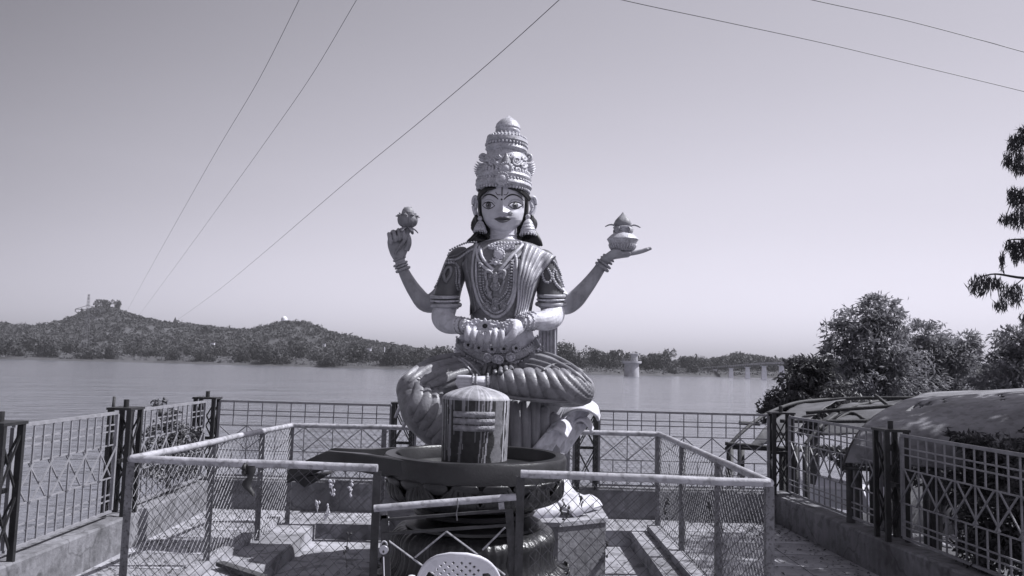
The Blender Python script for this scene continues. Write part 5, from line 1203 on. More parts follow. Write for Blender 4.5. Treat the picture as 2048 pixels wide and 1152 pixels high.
# hanging medallions and pleats between the thighs
bpy.context.view_layer.update()
BV = make_bvh([body, tor] + kids(ST, lambda n: 'cloth' in n or n.startswith('belt')))
for (x, y, r) in ((540, 1015, 9.5), (600, 1025, 8), (630, 1030, 9), (715, 1012, 9.5)): disc_on(*Z2([(x, y)])[0], r, 'hanging_medallion', 'gold', push=6, th=.9)
for k, x in enumerate((525, 560, 600, 640, 680, 715)):
    line_on(Z2([(x * .6 + 620 * .4, 1045), (x, 1090), (x + (x - 620) * .15, 1150)]), 4.5, 'front_pleat', 'sari_mid', off=.8)
Z3 = lambda L_: [(780 + x / 4.607, 680 + y / 4.607) for x, y in L_]
tp = lambda t: .35 + .65 * math.sin(math.pi * min(1, t * .85 + .1))
for pts in ([(250, 385), (262, 500), (215, 620), (165, 680)], [(330, 420), (335, 540), (285, 670), (225, 750)], [(405, 450), (408, 590), (350, 730), (285, 825)], [(462, 500), (462, 670), (415, 800), (345, 895)], [(500, 620), (495, 790), (440, 900), (400, 950)]):
    line_on(Z3(pts), 11.5, 'shin_fold', 'dhoti', off=-.05, n=16, flat=.55, mod=tp)
for pts in ([(690, 135), (420, 175), (220, 285), (120, 370)], [(740, 170), (470, 215), (270, 315), (170, 395)], [(790, 215), (540, 265), (350, 350), (240, 420)], [(840, 265), (620, 315), (450, 390), (340, 440)]):
    line_on(Z3(pts), 7.5, 'thigh_fold', 'dhoti', off=-.05, n=14, flat=.5, mod=tp)
for pts in ([(1340, 105), (1520, 165), (1720, 280), (1850, 400)], [(1280, 135), (1460, 190), (1660, 285), (1800, 390)], [(1220, 180), (1400, 225), (1560, 275)], [(1180, 225), (1330, 260), (1450, 285)]):
    line_on(Z3(pts), 7, 'thigh_fold', 'dhoti', off=-.05, n=14, flat=.5, mod=tp)
# curved cloth border strips on the thighs
for pts in ([(905, 715), (925, 725), (940, 742), (948, 752)], [(918, 716), (938, 728), (952, 742), (960, 752)]): line_on(pts, 2.4, 'thigh_border', 'sari', off=.8)
line_on([(1085, 742), (1110, 730), (1140, 732), (1165, 745)], 2.4, 'thigh_border', 'sari_mid', off=.8)
# support post behind
g = MB(); a_ = Q(1095, 690, 70); rows = []
g.box(Q(1095, 700, 60), (38 * U, 26 * U, 130 * U))
for k in range(5): g.tube([Q(1081 + k * 7, 640, 46), Q(1081 + k * 7, 760, 46)], 2.6 * U, 6)
g.build('back_support', M['sari'], ST)
# --- lotus in the raised hand
LO = Q(815, 452, 8)
g = MB(); g.tube([Q(*p) for p in catmull([(790, 508, 4), (797, 497, 2), (806, 485, -2), (812, 474, 0), (815, 462, 6), (816, 452, 8)], 6)], [q * U for q in np.interp(np.linspace(0, 1, 31), [0, .6, 1], [3, 4, 8])], 10)
lot = g.build('lotus_flower', M['flower'], ST, smooth=True)
def petal3(c, ang, pts, wd, m, name, parent, cup=.3, n=8, kk=4, thick=.008):
    """petal along a radial profile pts [(r,z)] (statue px), width wd px"""
    q = catmull(pts, 5); rows = []; N_ = len(q) - 1
    ca, sa_ = math.cos(ang), math.sin(ang)
    for i, (r, z) in enumerate(q):
        t = i / N_; w_ = wd * max(.04, math.sin(math.pi * (t * .80 + .20)) ** .55) if t > .5 else wd * (.72 + .28 * math.sin(math.pi * t)); row = []
        for j in range(-kk, kk + 1):
            s = j / kk; rr = r - cup * w_ * s * s * .5; row.append(c + V(ca * rr * U - sa_ * s * w_ * U, sa_ * rr * U + ca * s * w_ * U, z * U))
        rows.append(row)
    o = MB().grid(rows).build(name, m, parent, smooth=True); md = o.modifiers.new('t', 'SOLIDIFY'); md.thickness = thick; md.offset = 0; return o
for k in range(9): petal3(LO, k / 9 * 6.283 + .35, [(8, -3), (17, 3), (20, 12), (20, 19), (25, 20)], 7.5, M['flower'], 'petal', lot, .4)
for k in range(8): petal3(LO, (k + .5) / 8 * 6.283, [(7, 4), (15, 12), (17, 22), (18, 26)], 6.5, M['flower'], 'petal', lot, .4)
for k in range(6): petal3(LO, k / 6 * 6.283 + .1, [(5, -3), (12, -5), (18, -9), (22, -14)], 5, M['gold_dark'], 'sepal', lot, .3)
g = MB(); g.lathe([(2 * U, 10 * U), (13 * U, 20 * U), (13 * U, 27 * U), (11.5 * U, 33 * U), (8 * U, 37.5 * U), (3 * U, 39.5 * U), (.3 * U, 40 * U)], LO, 20); 
for k in range(14): a_ = k * 2.4; z_ = 25 + k; g.ball(LO + V(math.cos(a_) * (13 - k * .5) * U, math.sin(a_) * (13 - k * .5) * U, z_ * U), 1.8 * U, 5, 4)
g.build('seed_head', M['flower'], lot, smooth=True)
# --- sacred pot on the flat hand
PC = Q(1245, 503, 6)
pot = MB().lathe([(18 * U, 0), (21 * U, 2 * U), (25 * U, 9 * U), (29 * U, 20 * U), (32 * U, 24 * U), (31 * U, 26 * U), (24 * U, 33 * U), (17 * U, 38 * U), (14 * U, 41 * U), (15 * U, 44 * U), (19 * U, 47 * U), (20 * U, 49 * U), (16 * U, 51 * U)], PC, 40).build('pot', M['gold'], ST, smooth=True, auto=True)
g = MB()
for k in range(28): a_ = k / 28 * 6.283; g.tube([PC + V(math.cos(a_) * 21.5 * U, math.sin(a_) * 21.5 * U, 2 * U), PC + V(math.cos(a_) * 25.6 * U, math.sin(a_) * 25.6 * U, 9 * U), PC + V(math.cos(a_) * 28 * U, math.sin(a_) * 28 * U, 14 * U)], [1.5 * U, 2.2 * U, 1.2 * U], 6)
g.build('fluting', M['gold'], pot, smooth=True)
g = MB(); g.lathe([(13 * U, 48 * U), (17 * U, 52 * U), (18 * U, 57 * U), (15 * U, 64 * U), (9 * U, 71 * U), (4 * U, 76 * U), (.8 * U, 81 * U)], PC, 24, mod=lambda t, th: 1 + .05 * math.sin(th * 5)); g.build('coconut', M['flower'], pot, smooth=True)
for ang, k in ((0, 1), (math.pi, 1), (.9, .6), (2.2, .6), (-.8, .6), (-2.3, .6)):
    petal3(PC, ang, [(12, 48), (20, 54), (28, 54), (36, 50)] if k == 1 else [(15, 50), (21, 46), (22, 40), (20, 34)], 5.5 if k == 1 else 6, M['gold_dark'], 'mango_leaf', pot, .2)
# --- lotus seat with curling petals
LC = Q(1000, 893, -4); LB = 0.0
ls = MB(); ls.lathe([(104 * U, -200 * U), (102 * U, -80 * U), (106 * U, 0), (116 * U, 60 * U), (130 * U, 92 * U), (100 * U, 96 * U)], LC, 60, sy=.78, mod=lambda t, th: 1 + .03 * abs(math.sin(th * 17)) ** .5)
seat = ls.build('lotus_seat', M['petal_in'], ST, smooth=True)
def big_petal(ang, r_base, r_curl, z_curl, wd, m, name, droop=26, zb=-60, tipw=.8, sy=.8):
    prof = [(r_base, zb), (r_base + (r_curl - r_base) * .35, zb * .3 + z_curl * .35), (r_curl * .90 + r_base * .1, z_curl * .86), (r_curl, z_curl), (r_curl + 16, z_curl - 2), (r_curl + 26, z_curl - droop * .6), (r_curl + 28, z_curl - droop)]
    q = catmull(prof, 5); rows = []; N_ = len(q) - 1; c = LC
    for i, (r, z) in enumerate(q):
        t = i / N_; w_ = wd * (.6 + .4 * math.sin(math.pi * t * .9)) * (1 if t < .85 else 1 - (t - .85) * 1.2); row = []
        for j in range(-6, 7):
            s = j / 6; a_ = ang + s * w_ / max(r, 60); gr = 1.2 * abs(math.sin(s * math.pi * 2.5)) if t < .6 else 0
            rr = (r - gr - 10 * s * s * (1 - t * .5)); row.append(c + V(math.cos(a_) * rr * U, math.sin(a_) * rr * sy * U, (z - 5 * s * s) * U))
        rows.append(row)
    o = MB().grid(rows).build(name, m, ST, smooth=True); md = o.modifiers.new('t', 'SOLIDIFY'); md.thickness = .02; md.offset = 0; return o
for a_, rc, zc, wd in ((190, 158, 78, 44), (168, 165, 84, 48), (144, 160, 76, 46), (62, 160, 70, 45), (90, 160, 72, 45), (118, 160, 70, 45), (36, 150, 60, 40)):
    big_petal(R_(a_), 105, rc, zc, wd, M['petal'], 'lotus_petal')
def sheet(rows_, name, m, bulge=6, ribs=0, thick=.022, parent=None):
    """petal surface between two traced edges; each row ((x,y,d),(x,y,d)); arches towards the viewer / upwards"""
    A_ = catmull([r[0] for r in rows_], 6); B_ = catmull([r[1] for r in rows_], 6); out = []
    for i, (a, b_) in enumerate(zip(A_, B_)):
        row = []
        for j in range(17):
            s_ = j / 16; e = math.sin(math.pi * s_) * bulge; p = Q(*[a[k] * (1 - s_) + b_[k] * s_ for k in range(3)])
            row.append(p + V(0, -e * U * .8, e * U * .35) + V(0, -1, 0) * (1.4 * U * abs(math.sin(s_ * math.pi * ribs)) if ribs else 0))
        out.append(row)
    o = MB().grid(out).build(name, m, parent or ST, smooth=True); md = o.modifiers.new('t', 'SOLIDIFY'); md.thickness = thick; md.offset = 0; return o
Pm = M['petal']
sheet([((1096, 904, -80), (1126, 904, -60)), ((1112, 868, -78), (1150, 866, -50)), ((1128, 842, -74), (1168, 838, -40)), ((1138, 824, -66), (1184, 818, -30))], 'lotus_petal', Pm, 4, 4)
sheet([((1124, 836, -72), (1134, 812, -30)), ((1146, 822, -84), (1158, 800, -28)), ((1170, 820, -86), (1180, 802, -28)), ((1190, 830, -78), (1194, 813, -30)), ((1197, 842, -66), (1199, 832, -36))], 'curled_petal_tip', Pm, 2)
sheet([((1056, 906, -98), (1112, 908, -80)), ((1078, 880, -102), (1124, 884, -84)), ((1097, 857, -104), (1134, 866, -84))], 'lotus_petal', Pm, 3, 5)
sheet([((1094, 864, -108), (1114, 838, -80)), ((1108, 858, -122), (1126, 838, -82)), ((1122, 864, -124), (1138, 843, -82)), ((1133, 876, -114), (1144, 855, -82))], 'curled_petal_tip', Pm, 1)
sheet([((1108, 906, -72), (1132, 906, -54)), ((1130, 874, -66), (1156, 872, -46)), ((1146, 848, -60), (1178, 846, -36))], 'lotus_petal', Pm, 3, 3)
sheet([((1144, 850, -62), (1148, 838, -36)), ((1158, 840, -70), (1162, 832, -34)), ((1172, 846, -70), (1176, 838, -34)), ((1183, 864, -60), (1186, 857, -36))], 'curled_petal_tip', Pm, 1)
sheet([((870, 900, -80), (900, 900, -80)), ((836, 868, -60), (864, 860, -60)), ((814, 836, -46), (842, 828, -50))], 'lotus_petal', Pm, 3, 4)
sheet([((790, 836, -60), (794, 824, -30)), ((800, 818, -66), (803, 806, -30)), ((816, 812, -66), (817, 802, -30)), ((836, 818, -60), (836, 806, -34))], 'curled_petal_tip', Pm, 1)
sheet([((806, 856, -76), (806, 846, -50)), ((818, 840, -80), (820, 828, -50)), ((836, 838, -80), (838, 828, -50)), ((852, 850, -76), (852, 838, -52))], 'curled_petal_tip', Pm, 1)
sheet([((1094, 958, -34), (1134, 956, -14)), ((1102, 986, -60), (1148, 982, -30)), ((1118, 1010, -84), (1170, 994, -52)), ((1138, 1024, -100), (1186, 1006, -66)), ((1148, 1034, -92), (1182, 1020, -66))], 'foot_petal', Pm, 5)
sheet([((1050, 1000, -60), (1096, 990, -50)), ((1054, 1016, -96), (1112, 1006, -80)), ((1058, 1034, -108), (1120, 1024, -94)), ((1062, 1048, -100), (1114, 1040, -90))], 'foot_petal', Pm, 6)
sheet([((1140, 1000, -20), (1180, 990, 20)), ((1160, 1012, -44), (1196, 1000, 0)), ((1172, 1024, -50), (1204, 1012, -10))], 'foot_petal', Pm, 5)
# vertical cloth rolls in the middle front of the seat
for k in range(5):
    x = 1031 + k * 19; r = 11; h_ = 799 + (k > 2) * (k - 2) * 14
    g = MB(); g.tube([Q(x, h_, -96 + k * 4), Q(x, h_ + 5, -103 + k * 4), Q(x + 1, 850, -105 + k * 5), Q(x + 2, 912, -98 + k * 5)], [4 * U, r * U, r * U, r * .95 * U], 16); g.build('seat_roll', M['petal_in'], ST, smooth=True)
for k in range(4):
    x = 985 - k * 20; g = MB(); g.tube([Q(x, 800, -92), Q(x, 806, -98), Q(x, 850, -100), Q(x, 910, -92)], [4 * U, 10 * U, 10 * U, 10 * U], 16); g.build('seat_roll', M['petal_in'], ST, smooth=True)
# lower lotus: broad white petals curling at the foot
lz = Q(1000, 1030, 0).z
for a_ in range(10, 180, 30):
    prof = [(112, 60), (122, 44), (136, 20), (150, 6), (162, 4), (168, 10)]
    q = catmull(prof, 4); rows = []
    for i, (r, z) in enumerate(q):
        t = i / (len(q) - 1); w_ = 34 * (.75 + .4 * math.sin(math.pi * t)) * (1 if t < .8 else 1 - (t - .8) * 1.6); row = []
        for j in range(-4, 5): s = j / 4; an = R_(a_) + s * w_ / r; row.append(V(LC.x + math.cos(an) * r * U, LC.y + math.sin(an) * r * .74 * U, lz + (z - 6 * s * s * t) * U))
        rows.append(row)
    o = MB().grid(rows).build('foot_petal', M['petal'], ST, smooth=True); md = o.modifiers.new('t', 'SOLIDIFY'); md.thickness = .025
# plinth of the statue
g = MB(); pz = P(1130, 1045, 6.72).z; cpl = V(LC.x, LC.y + .02, 0)
pts = [(.92, -.40), (.92, .5), (.6, .72), (-.6, .72), (-.92, .5), (-.92, -.40), (-.5, -.66), (.5, -.66)]
g.poly_prism([cpl + V(x, y, PITZ) for x, y in pts], (0, 0, pz - PITZ - .03)); pl_ = g.build('plinth', M['concrete_wall'], None)
pts2 = [(x * 1.02, y * 1.02) for x, y in pts]; g = MB(); g.poly_prism([cpl + V(x, y, pz - .03) for x, y in pts2], (0, 0, .035)); 
tag(pl_, 'low eight-sided concrete plinth under the goddess statue', 'plinth'); g.build('plinth_top', M['concrete'], pl_)

# ================================================================ PLASTIC CHAIR
def chair(px, py, D, lab):
    m = mat('white_plastic', .62, .42, .12, 4, .05, 40, dirt=.12); t = thing('plastic_chair', lab, 'chair', P(px, py, D) * 1)
    top = P(px, py, D); cx_, cy_, zt = top.x, D, top.z; HB = .40; W_ = .205
    # seat faces away from the camera; the back is a curved perforated shell
    def bp2(u, v, off=0):   # u -1..1, v 0 (seat) .. 1 (top)
        w_ = W_ * (1.0 + .02 * v); x = cx_ + u * w_; y = cy_ + .085 * (u * u) + .11 * (1 - v) + off; return V(x, y, zt - HB * (1 - v))
    def inside(u, v):   # outline: rounded top
        return (abs(u) ** 2.4 + max(0, (v - .35) / .65) ** 2.4) <= 1.0
    nu, nv = 96, 96; g = MB(); idx = {}
    def vid(i, j):
        if (i, j) not in idx:
            u = -1 + 2 * i / nu; v = j / nv
            s = (abs(u) ** 2.4 + max(0, (v - .35) / .65) ** 2.4)
            idx[(i, j)] = len(g.v); g.v.append(tuple(bp2(u, v)))
        return idx[(i, j)]
    for i in range(nu):
        for j in range(nv):
            u = -1 + 2 * (i + .5) / nu; v = (j + .5) / nv
            s = abs(u) ** 2.4 + max(0, (v - .35) / .65) ** 2.4
            if s > 1: continue
            if s < .74:
                sidehole = (abs(u) > .52 + .10 * (v - .5)) and v < .76 
                a_ = (i + j) % 9; b_ = (i - j) % 9
                # diagonal lattice of square holes in the centre panel
                if sidehole: continue
                if v > .18 and a_ in (0, 1, 2, 3) and b_ in (0, 1, 2, 3) and abs(u) < .5 - .0: continue
            g.f.append((vid(i, j), vid(i + 1, j), vid(i + 1, j + 1), vid(i, j + 1)))
    o = g.build('backrest', m, t, smooth=True); md = o.modifiers.new('t', 'SOLIDIFY'); md.thickness = .006; md.offset = 0
    q = [(-1.0, 0)] + [(-(1 - max(0, (v - .35) / .65) ** 2.4) ** (1 / 2.4), v) for v in np.linspace(.1, .995, 22)]
    q = q + [(-x, v) for x, v in q[::-1]]
    MB().tube([bp2(u, v) for u, v in q], [(.011, .008)] * len(q), 8, ref=(0, -1, 0)).build('back_rim', m, t, smooth=True)
    zs_ = zt - HB; g = MB(); g.grid([[V(cx_ + x * (1 if y < .3 else 1.05), cy_ + .11 + y, zs_ + .01 - .02 * math.cos(x / .2 * 1.3)) for x in np.linspace(-.2, .2, 9)] for y in np.linspace(0, .40, 9)])
    o = g.build('seat', m, t, smooth=True); md = o.modifiers.new('t', 'SOLIDIFY'); md.thickness = .008
    for sx in (-1, 1):
        MB().tube([bp2(sx * .98, .45), V(cx_ + sx * .25, cy_ + .20, zs_ + .20), V(cx_ + sx * .26, cy_ + .40, zs_ + .19), V(cx_ + sx * .25, cy_ + .46, zs_ + .12), V(cx_ + sx * .23, cy_ + .44, zs_)], [(.022, .01)] * 5, 8).build('armrest', m, t, smooth=True)
        for (y0, y1) in ((.12, .02), (.47, .54)): MB().tube([V(cx_ + sx * .20, cy_ + y0, zs_), V(cx_ + sx * .24, cy_ + y1, 0)], [(.024, .02), (.018, .014)], 8).build('leg', m, t, smooth=True)
    t.location = (cx_, cy_ + .25, 0)
    for c_ in [c for c in bpy.data.objects if c.parent == t]: c_.matrix_parent_inverse = Matrix.Translation((-cx_, -cy_ - .25, 0))
chair(917, 1109, 3.85, 'white plastic chair with a perforated back at the bottom centre')
# ================================================================ BANK, SHELTERS AND TREES AT RIGHT
def bank_z(x, y):
    e = x - 3.9
    z = -.35 - .04 * (y - 4) + .12 * noise.noise(Vector((x * .6, y * .6, 1))) + .04 * noise.noise(Vector((x * 3, y * 3, 1)))
    edge = 11.2 + .25 * (x - 4) + 1.2 * noise.noise(Vector((x * .25, 4, 2)))
    if x > 7: edge += (x - 7) * 2.0
    return z - max(0, y - edge) * 1.0
g = MB(); g.grid([[(x, y, max(WZ - .5, bank_z(x, y))) for x in np.concatenate([np.arange(3.3, 12, .3), np.arange(12, 60, 3)])] for y in np.concatenate([np.arange(0, 18, .3), np.arange(18, 80, 3)])])
M['bank'] = mat('muddy_bank', .10, .95, .5, 1.5, .6, 12, dirt=.5)
struct(g.build('river_bank', M['bank'], smooth=True, recalc=False))
# litter of stones and sticks on the bank: stuff
g = MB()
for k in range(700):
    x = random.uniform(3.5, 9); y = random.uniform(4, 12); r = random.uniform(.01, .05); g.ball((x, y, bank_z(x, y) + r * .3), (r * random.uniform(.6, 2), r, r * .5), 5, 4)
tag(g.build('bank_pebbles', M['concrete']), 'stones and rubble scattered on the bank', 'gravel', kind='stuff')
# --- boat-like pale trough drawn up beyond the railing
a = P(1622, 962, 10.4); b_ = P(1742, 985, 9.3); g = MB(); d = (b_ - a); sd = Vector((d.y, -d.x, 0)).normalized()
rows = []
for i in range(15):
    t = i / 14; w_ = .34 * math.sin(math.pi * (.06 + .88 * t)) ** .5; c = a + d * (t * 1.1 - .05); up = .05 * (2 * t - 1) ** 2
    rows.append([c + sd * s * w_ + V(0, 0, -.26 * (1 - abs(s) ** 2.5) + up) for s in np.linspace(-1, 1, 11)])
g.grid(rows); bt = g.build('boat_hull', M['white'], None, smooth=True); md = bt.modifiers.new('t', 'SOLIDIFY'); md.thickness = .03
tag(bt, 'small pale open boat lying beyond the right railing', 'boat')
MB().tube([r[0] for r in rows], .022, 6).build('gunwale', M['white'], bt, smooth=True); MB().tube([r[-1] for r in rows], .022, 6).build('gunwale', M['white'], bt, smooth=True)
# --- near tarpaulin canopy
def loft(curves, nu=40, nv=30, wob=.02, sd=0):
    C = [np.array(catmull([tuple(P(*p)) for p in c], 10)) for c in curves]; rows = []
    C = [np.array([[np.interp(t, np.linspace(0, 1, len(c)), c[:, k]) for k in range(3)] for t in np.linspace(0, 1, nv + 1)]) for c in C]
    for i in range(nu + 1):
        t = i / nu * (len(C) - 1); k = min(int(t), len(C) - 2); f = t - k; R3 = C[k] * (1 - f) + C[k + 1] * f
        rows.append([Vector(p) + V(0, 0, noise.noise(Vector(p) * 2.2 + V(sd, 0, 0)) * wob * 2 + noise.noise(Vector(p) * 7) * wob * .6) + V(0, noise.noise(Vector(p) * 3 + V(9, sd, 0)) * wob * 2, 0) for p in R3])
    return rows
tc_ = thing('tarpaulin_canopy', 'large torn tarpaulin stretched over an arched frame, right edge beyond the railing', 'canopy', P(1900, 1100, 7))
rows = loft([[(1690, 925, 7.3), (1706, 885, 7.35), (1735, 845, 7.6), (1785, 810, 8.1), (1850, 787, 8.9), (1930, 782, 9.8)],
             [(1860, 935, 6.9), (1868, 880, 6.95), (1890, 835, 7.2), (1925, 800, 7.6), (1975, 782, 8.4), (2040, 778, 9.3)],
             [(2080, 960, 6.4), (2090, 900, 6.4), (2105, 840, 6.6), (2130, 795, 7.0), (2160, 772, 7.8), (2220, 772, 8.8)],
             [(2500, 1000, 5.6), (2510, 900, 5.6), (2520, 830, 5.8), (2540, 780, 6.2), (2580, 760, 7.0), (2640, 760, 8.0)]], 60, 40, .006)
hole = set()
g = MB(); g.grid(rows)
# torn slits: drop a few faces
def near_px(v, lst): pass
nvv = 41; keep = []
tears = [((1815, 820), (1838, 808), .012), ((1842, 812), (1862, 806), .008), ((2000, 790), (2006, 798), .01), ((1885, 799), (1888, 804), .008)]
TP = [(P(*a_, 8.0), P(*b2, 8.0)) for a_, b2, _ in tears]
for f in g.f:
    c = sum((Vector(g.v[i]) for i in f), Vector()) / 4; r = c - EYE; drop = False
    for (a_, b2, w_) in tears:
        # project onto the ray plane through the tear
        A_ = ray(*a_).normalized(); B_ = ray(*b2).normalized(); rn = r.normalized(); ab = B_ - A_; t = max(0, min(1, (rn - A_).dot(ab) / ab.length_squared)); 
        if (rn - (A_ + ab * t)).length < .0018: drop = True
    if not drop: keep.append(f)
g.f = keep
o = g.build('tarpaulin', M['tarp'], tc_, smooth=True); md = o.modifiers.new('t', 'SOLIDIFY'); md.thickness = .01
for k in (0, 18, 36, 54): MB().tube([p + V(0, .02, -.03) for p in rows[k]], .022, 8).build('arch_pipe', M['rusty'], tc_, smooth=True)
for k in (0, 14, 28):
    MB().tube([rows[i][k] + V(.0, .03, -.05) for i in range(0, 61, 4)], .018, 8).build('purlin', M['rusty'], tc_, smooth=True)
for (px, py, D) in ((1700, 920, 7.45), (1716, 900, 9.0), (1870, 935, 7.1), (1850, 900, 9.2), (1800, 900, 9.6)):
    a = P(px, py - 25, D); MB().tube([a, V(a.x, a.y, -.75)], .04, 8).build('post', M['rusty'], tc_, smooth=True)
# hanging flap at the left end of the canopy
# --- far canopy with open frame
t2 = thing('open_canopy_frame', 'arched pipe frame with a patch of tarpaulin at its left end, behind the near canopy', 'canopy', P(1600, 1000, 10))
rows = loft([[(1500, 888, 9.7), (1520, 866, 9.8), (1545, 842, 10.0), (1575, 818, 10.4), (1600, 807, 10.9)], [(1560, 885, 9.6), (1585, 868, 9.7), (1612, 842, 9.9), (1650, 812, 10.3), (1700, 797, 10.8)]], 20, 20, .025, 4)
g = MB(); g.grid(rows); o = g.build('tarpaulin', M['tarp_dark'], t2, smooth=True); md = o.modifiers.new('t', 'SOLIDIFY'); md.thickness = .008
for pts in ([(1452, 898, 9.6), (1480, 868, 9.7), (1510, 843, 9.9), (1545, 822, 10.2), (1600, 804, 10.8), (1680, 798, 11.2)],
            [(1610, 890, 9.5), (1632, 862, 9.6), (1660, 838, 9.8), (1700, 815, 10.2), (1770, 800, 10.9)],
            [(1600, 806, 10.9), (1700, 797, 10.7), (1800, 796, 10.4), (1900, 794, 10.2)],
            [(1612, 826, 10.1), (1700, 818, 9.9), (1790, 812, 9.7)], [(1560, 842, 9.8), (1650, 843, 9.6), (1760, 842, 9.4)],
            [(1450, 887, 9.6), (1520, 893, 9.5), (1600, 901, 9.4)], [(1478, 846, 10.0), (1520, 848, 10)], [(1465, 895, 9.6), (1560, 899, 9.5), (1720, 902, 9.3)], [(1640, 862, 9.7), (1700, 826, 10.1), (1740, 850, 9.6)], [(1750, 790, 10.4), (1800, 830, 10.0)]):
    MB().tube([P(*p) for p in catmull(pts, 6)], .022, 8).build('pipe', M['rusty'], t2, smooth=True)
for (px, D) in ((1460, 9.7), (1482, 9.9), (1565, 9.5), (1592, 9.4), (1612, 9.3), (1745, 9.0)):
    a = P(px, 893, D); MB().tube([a, V(a.x, a.y, -1.6 if px < 1500 else -.8)], .042, 8).build('post', M['rusty'], t2, smooth=True)

rows = loft([[(1625, 868, 9.75), (1640, 845, 9.95), (1665, 822, 10.3), (1700, 802, 10.8)], [(1800, 868, 9.3), (1810, 840, 9.5), (1825, 815, 9.9), (1850, 798, 10.4)]], 16, 12, .02, 8)
o = MB().grid(rows).build('rear_sheet', M['tarp_dark'], t2, smooth=True); md = o.modifiers.new('t', 'SOLIDIFY'); md.thickness = .008
# --- trees: trunk, limbs and leaf-sized faces
def leafy(name, lab, cat, base, trunk_pts, clumps, nleaf, ln, wd, m, droop=.35, group=None, up=0.6, trunk_r=.12, twig=True, seed=0):
    r2 = np.random.default_rng(seed); t = thing(name, lab, cat, base, group)
    g = MB()
    for pts, r in trunk_pts: g.tube([Vector(p) for p in catmull([tuple(q) for q in pts], 5)], np.linspace(r, r * .45, (len(pts) - 1) * 5 + 1), 9)
    if twig:
        root = Vector(trunk_pts[0][0][-1])
        for c, rr, wgt in clumps:
            c = Vector(c)
            best = min((Vector(q) for pts, _ in trunk_pts for q in pts[1:]), key=lambda q: (q - c).length)
            mid = best.lerp(c, .5) + V(0, 0, .1 * (c - best).length); g.tube([best, mid, c], [.035, .022, .008], 5)
            for k in range(5):
                e = Vector(r2.normal(size=3)); e.normalize(); e.z = abs(e.z) * .6; g.tube([c - (c - mid) * .2, c + Vector((e.x * rr[0], e.y * rr[1], e.z * rr[2])) * .85], [.008, .003], 4)
    g.build('trunk', M['bark'], t, smooth=True)
    W_ = sum(q[2] for q in clumps); Cs = []; Ns = []
    for c, rr, wgt in clumps:
        n = int(nleaf * wgt / W_); d = r2.normal(size=(n, 3)); d /= np.linalg.norm(d, axis=1, keepdims=True); rad = r2.uniform(.35, 1.0, (n, 1)) ** .5
        # sub-clusters give an uneven outline
        sub = r2.normal(size=(max(8, n // 60), 3)); sub /= np.linalg.norm(sub, axis=1, keepdims=True); sub *= r2.uniform(.45, 1.0, (len(sub), 1)); pick = r2.integers(0, len(sub), n)
        pos = np.where(r2.random((n, 1)) < .78, sub[pick] + r2.normal(size=(n, 3)) * .16, d * rad)
        Cs.append(np.array(c) + pos * np.array(rr)); Ns.append(pos / (np.linalg.norm(pos, axis=1, keepdims=True) + 1e-6))
    Cs = np.concatenate(Cs); Ns = np.concatenate(Ns); n = len(Cs)
    D = Ns * .9 + r2.normal(size=(n, 3)) * .7; D[:, 2] -= droop
    Up = r2.normal(size=(n, 3)) * .6 + np.array([0, 0, 1.0]) * up + Ns * .5
    me = leaf_mesh('crown', Cs, D, Up, ln * r2.uniform(.7, 1.25, n), wd * r2.uniform(.7, 1.2, n), m)
    link('crown', me, t); return t
def CL(lst): return [(tuple(P(px, py, D)), (rx / F * D, ry2, rz / F * D), rx * rz) for px, py, D, rx, rz, ry2 in lst]
TD = 19.0
b0 = P(1765, 1000, TD); b0.z = -2.6
leafy('mango_tree', 'tall broad-leaved tree with a pointed crown, highest of the trees at right', 'tree', b0,
      [([b0, b0 + V(.1, 0, 1.2), P(1765, 760, TD), P(1756, 690, TD), P(1750, 640, TD)], .16), ([P(1765, 780, TD), P(1720, 730, TD), P(1690, 690, TD)], .09), ([P(1765, 760, TD), P(1800, 720, TD), P(1830, 690, TD)], .09)],
      CL([(1752, 615, TD, 44, 30, .6), (1722, 648, TD, 60, 36, .8), (1776, 640, TD, 40, 36, .7), (1682, 662, TD, 46, 32, .7), (1665, 700, TD, 32, 30, .6), (1745, 690, TD, 70, 44, 1.0), (1700, 720, TD, 50, 40, .9), (1790, 720, TD, 60, 44, 1.0), (1745, 760, TD, 80, 46, 1.1), (1680, 790, TD, 60, 40, 1.0), (1820, 770, TD, 70, 50, 1.0)]), 11500, .15, .046, M['leaf_mid'], seed=1)
b0 = P(1870, 1000, 20); b0.z = -2.6
leafy('mango_tree', 'broad-leaved tree with a wide lower crown, right of the tallest one', 'tree', b0,
      [([b0, P(1872, 800, 20), P(1880, 740, 20), P(1890, 700, 20)], .16), ([P(1872, 800, 20), P(1835, 740, 20), P(1828, 700, 20)], .09)],
      CL([(1832, 668, 20, 44, 30, .7), (1855, 700, 20, 50, 36, .8), (1908, 690, 20, 38, 32, .8), (1922, 715, 20, 32, 36, .8), (1885, 720, 20, 60, 40, 1.0), (1850, 750, 20, 70, 44, 1.0), (1922, 780, 20, 50, 40, 1.0), (1880, 790, 20, 80, 40, 1.0)]), 9500, .15, .046, M['leaf_mid'], seed=2)
b0 = P(1620, 1000, 17); b0.z = -2.6
leafy('dark_shrub_tree', 'low dark leafy tree sloping down to the water beside the canopy frame', 'tree', b0,
      [([b0, P(1630, 860, 17), P(1625, 800, 17), P(1640, 760, 17)], .12), ([P(1630, 860, 17), P(1575, 820, 17)], .07)],
      CL([(1625, 735, 17, 48, 26, .7), (1598, 760, 17, 40, 30, .7), (1640, 780, 17, 60, 40, .9), (1570, 795, 17, 40, 26, .7), (1545, 812, 17, 30, 22, .5), (1532, 832, 17, 18, 16, .4), (1600, 830, 17, 60, 36, .9), (1690, 820, 17, 70, 36, .9)]), 9000, .14, .05, M['leaf_dark'], seed=3)
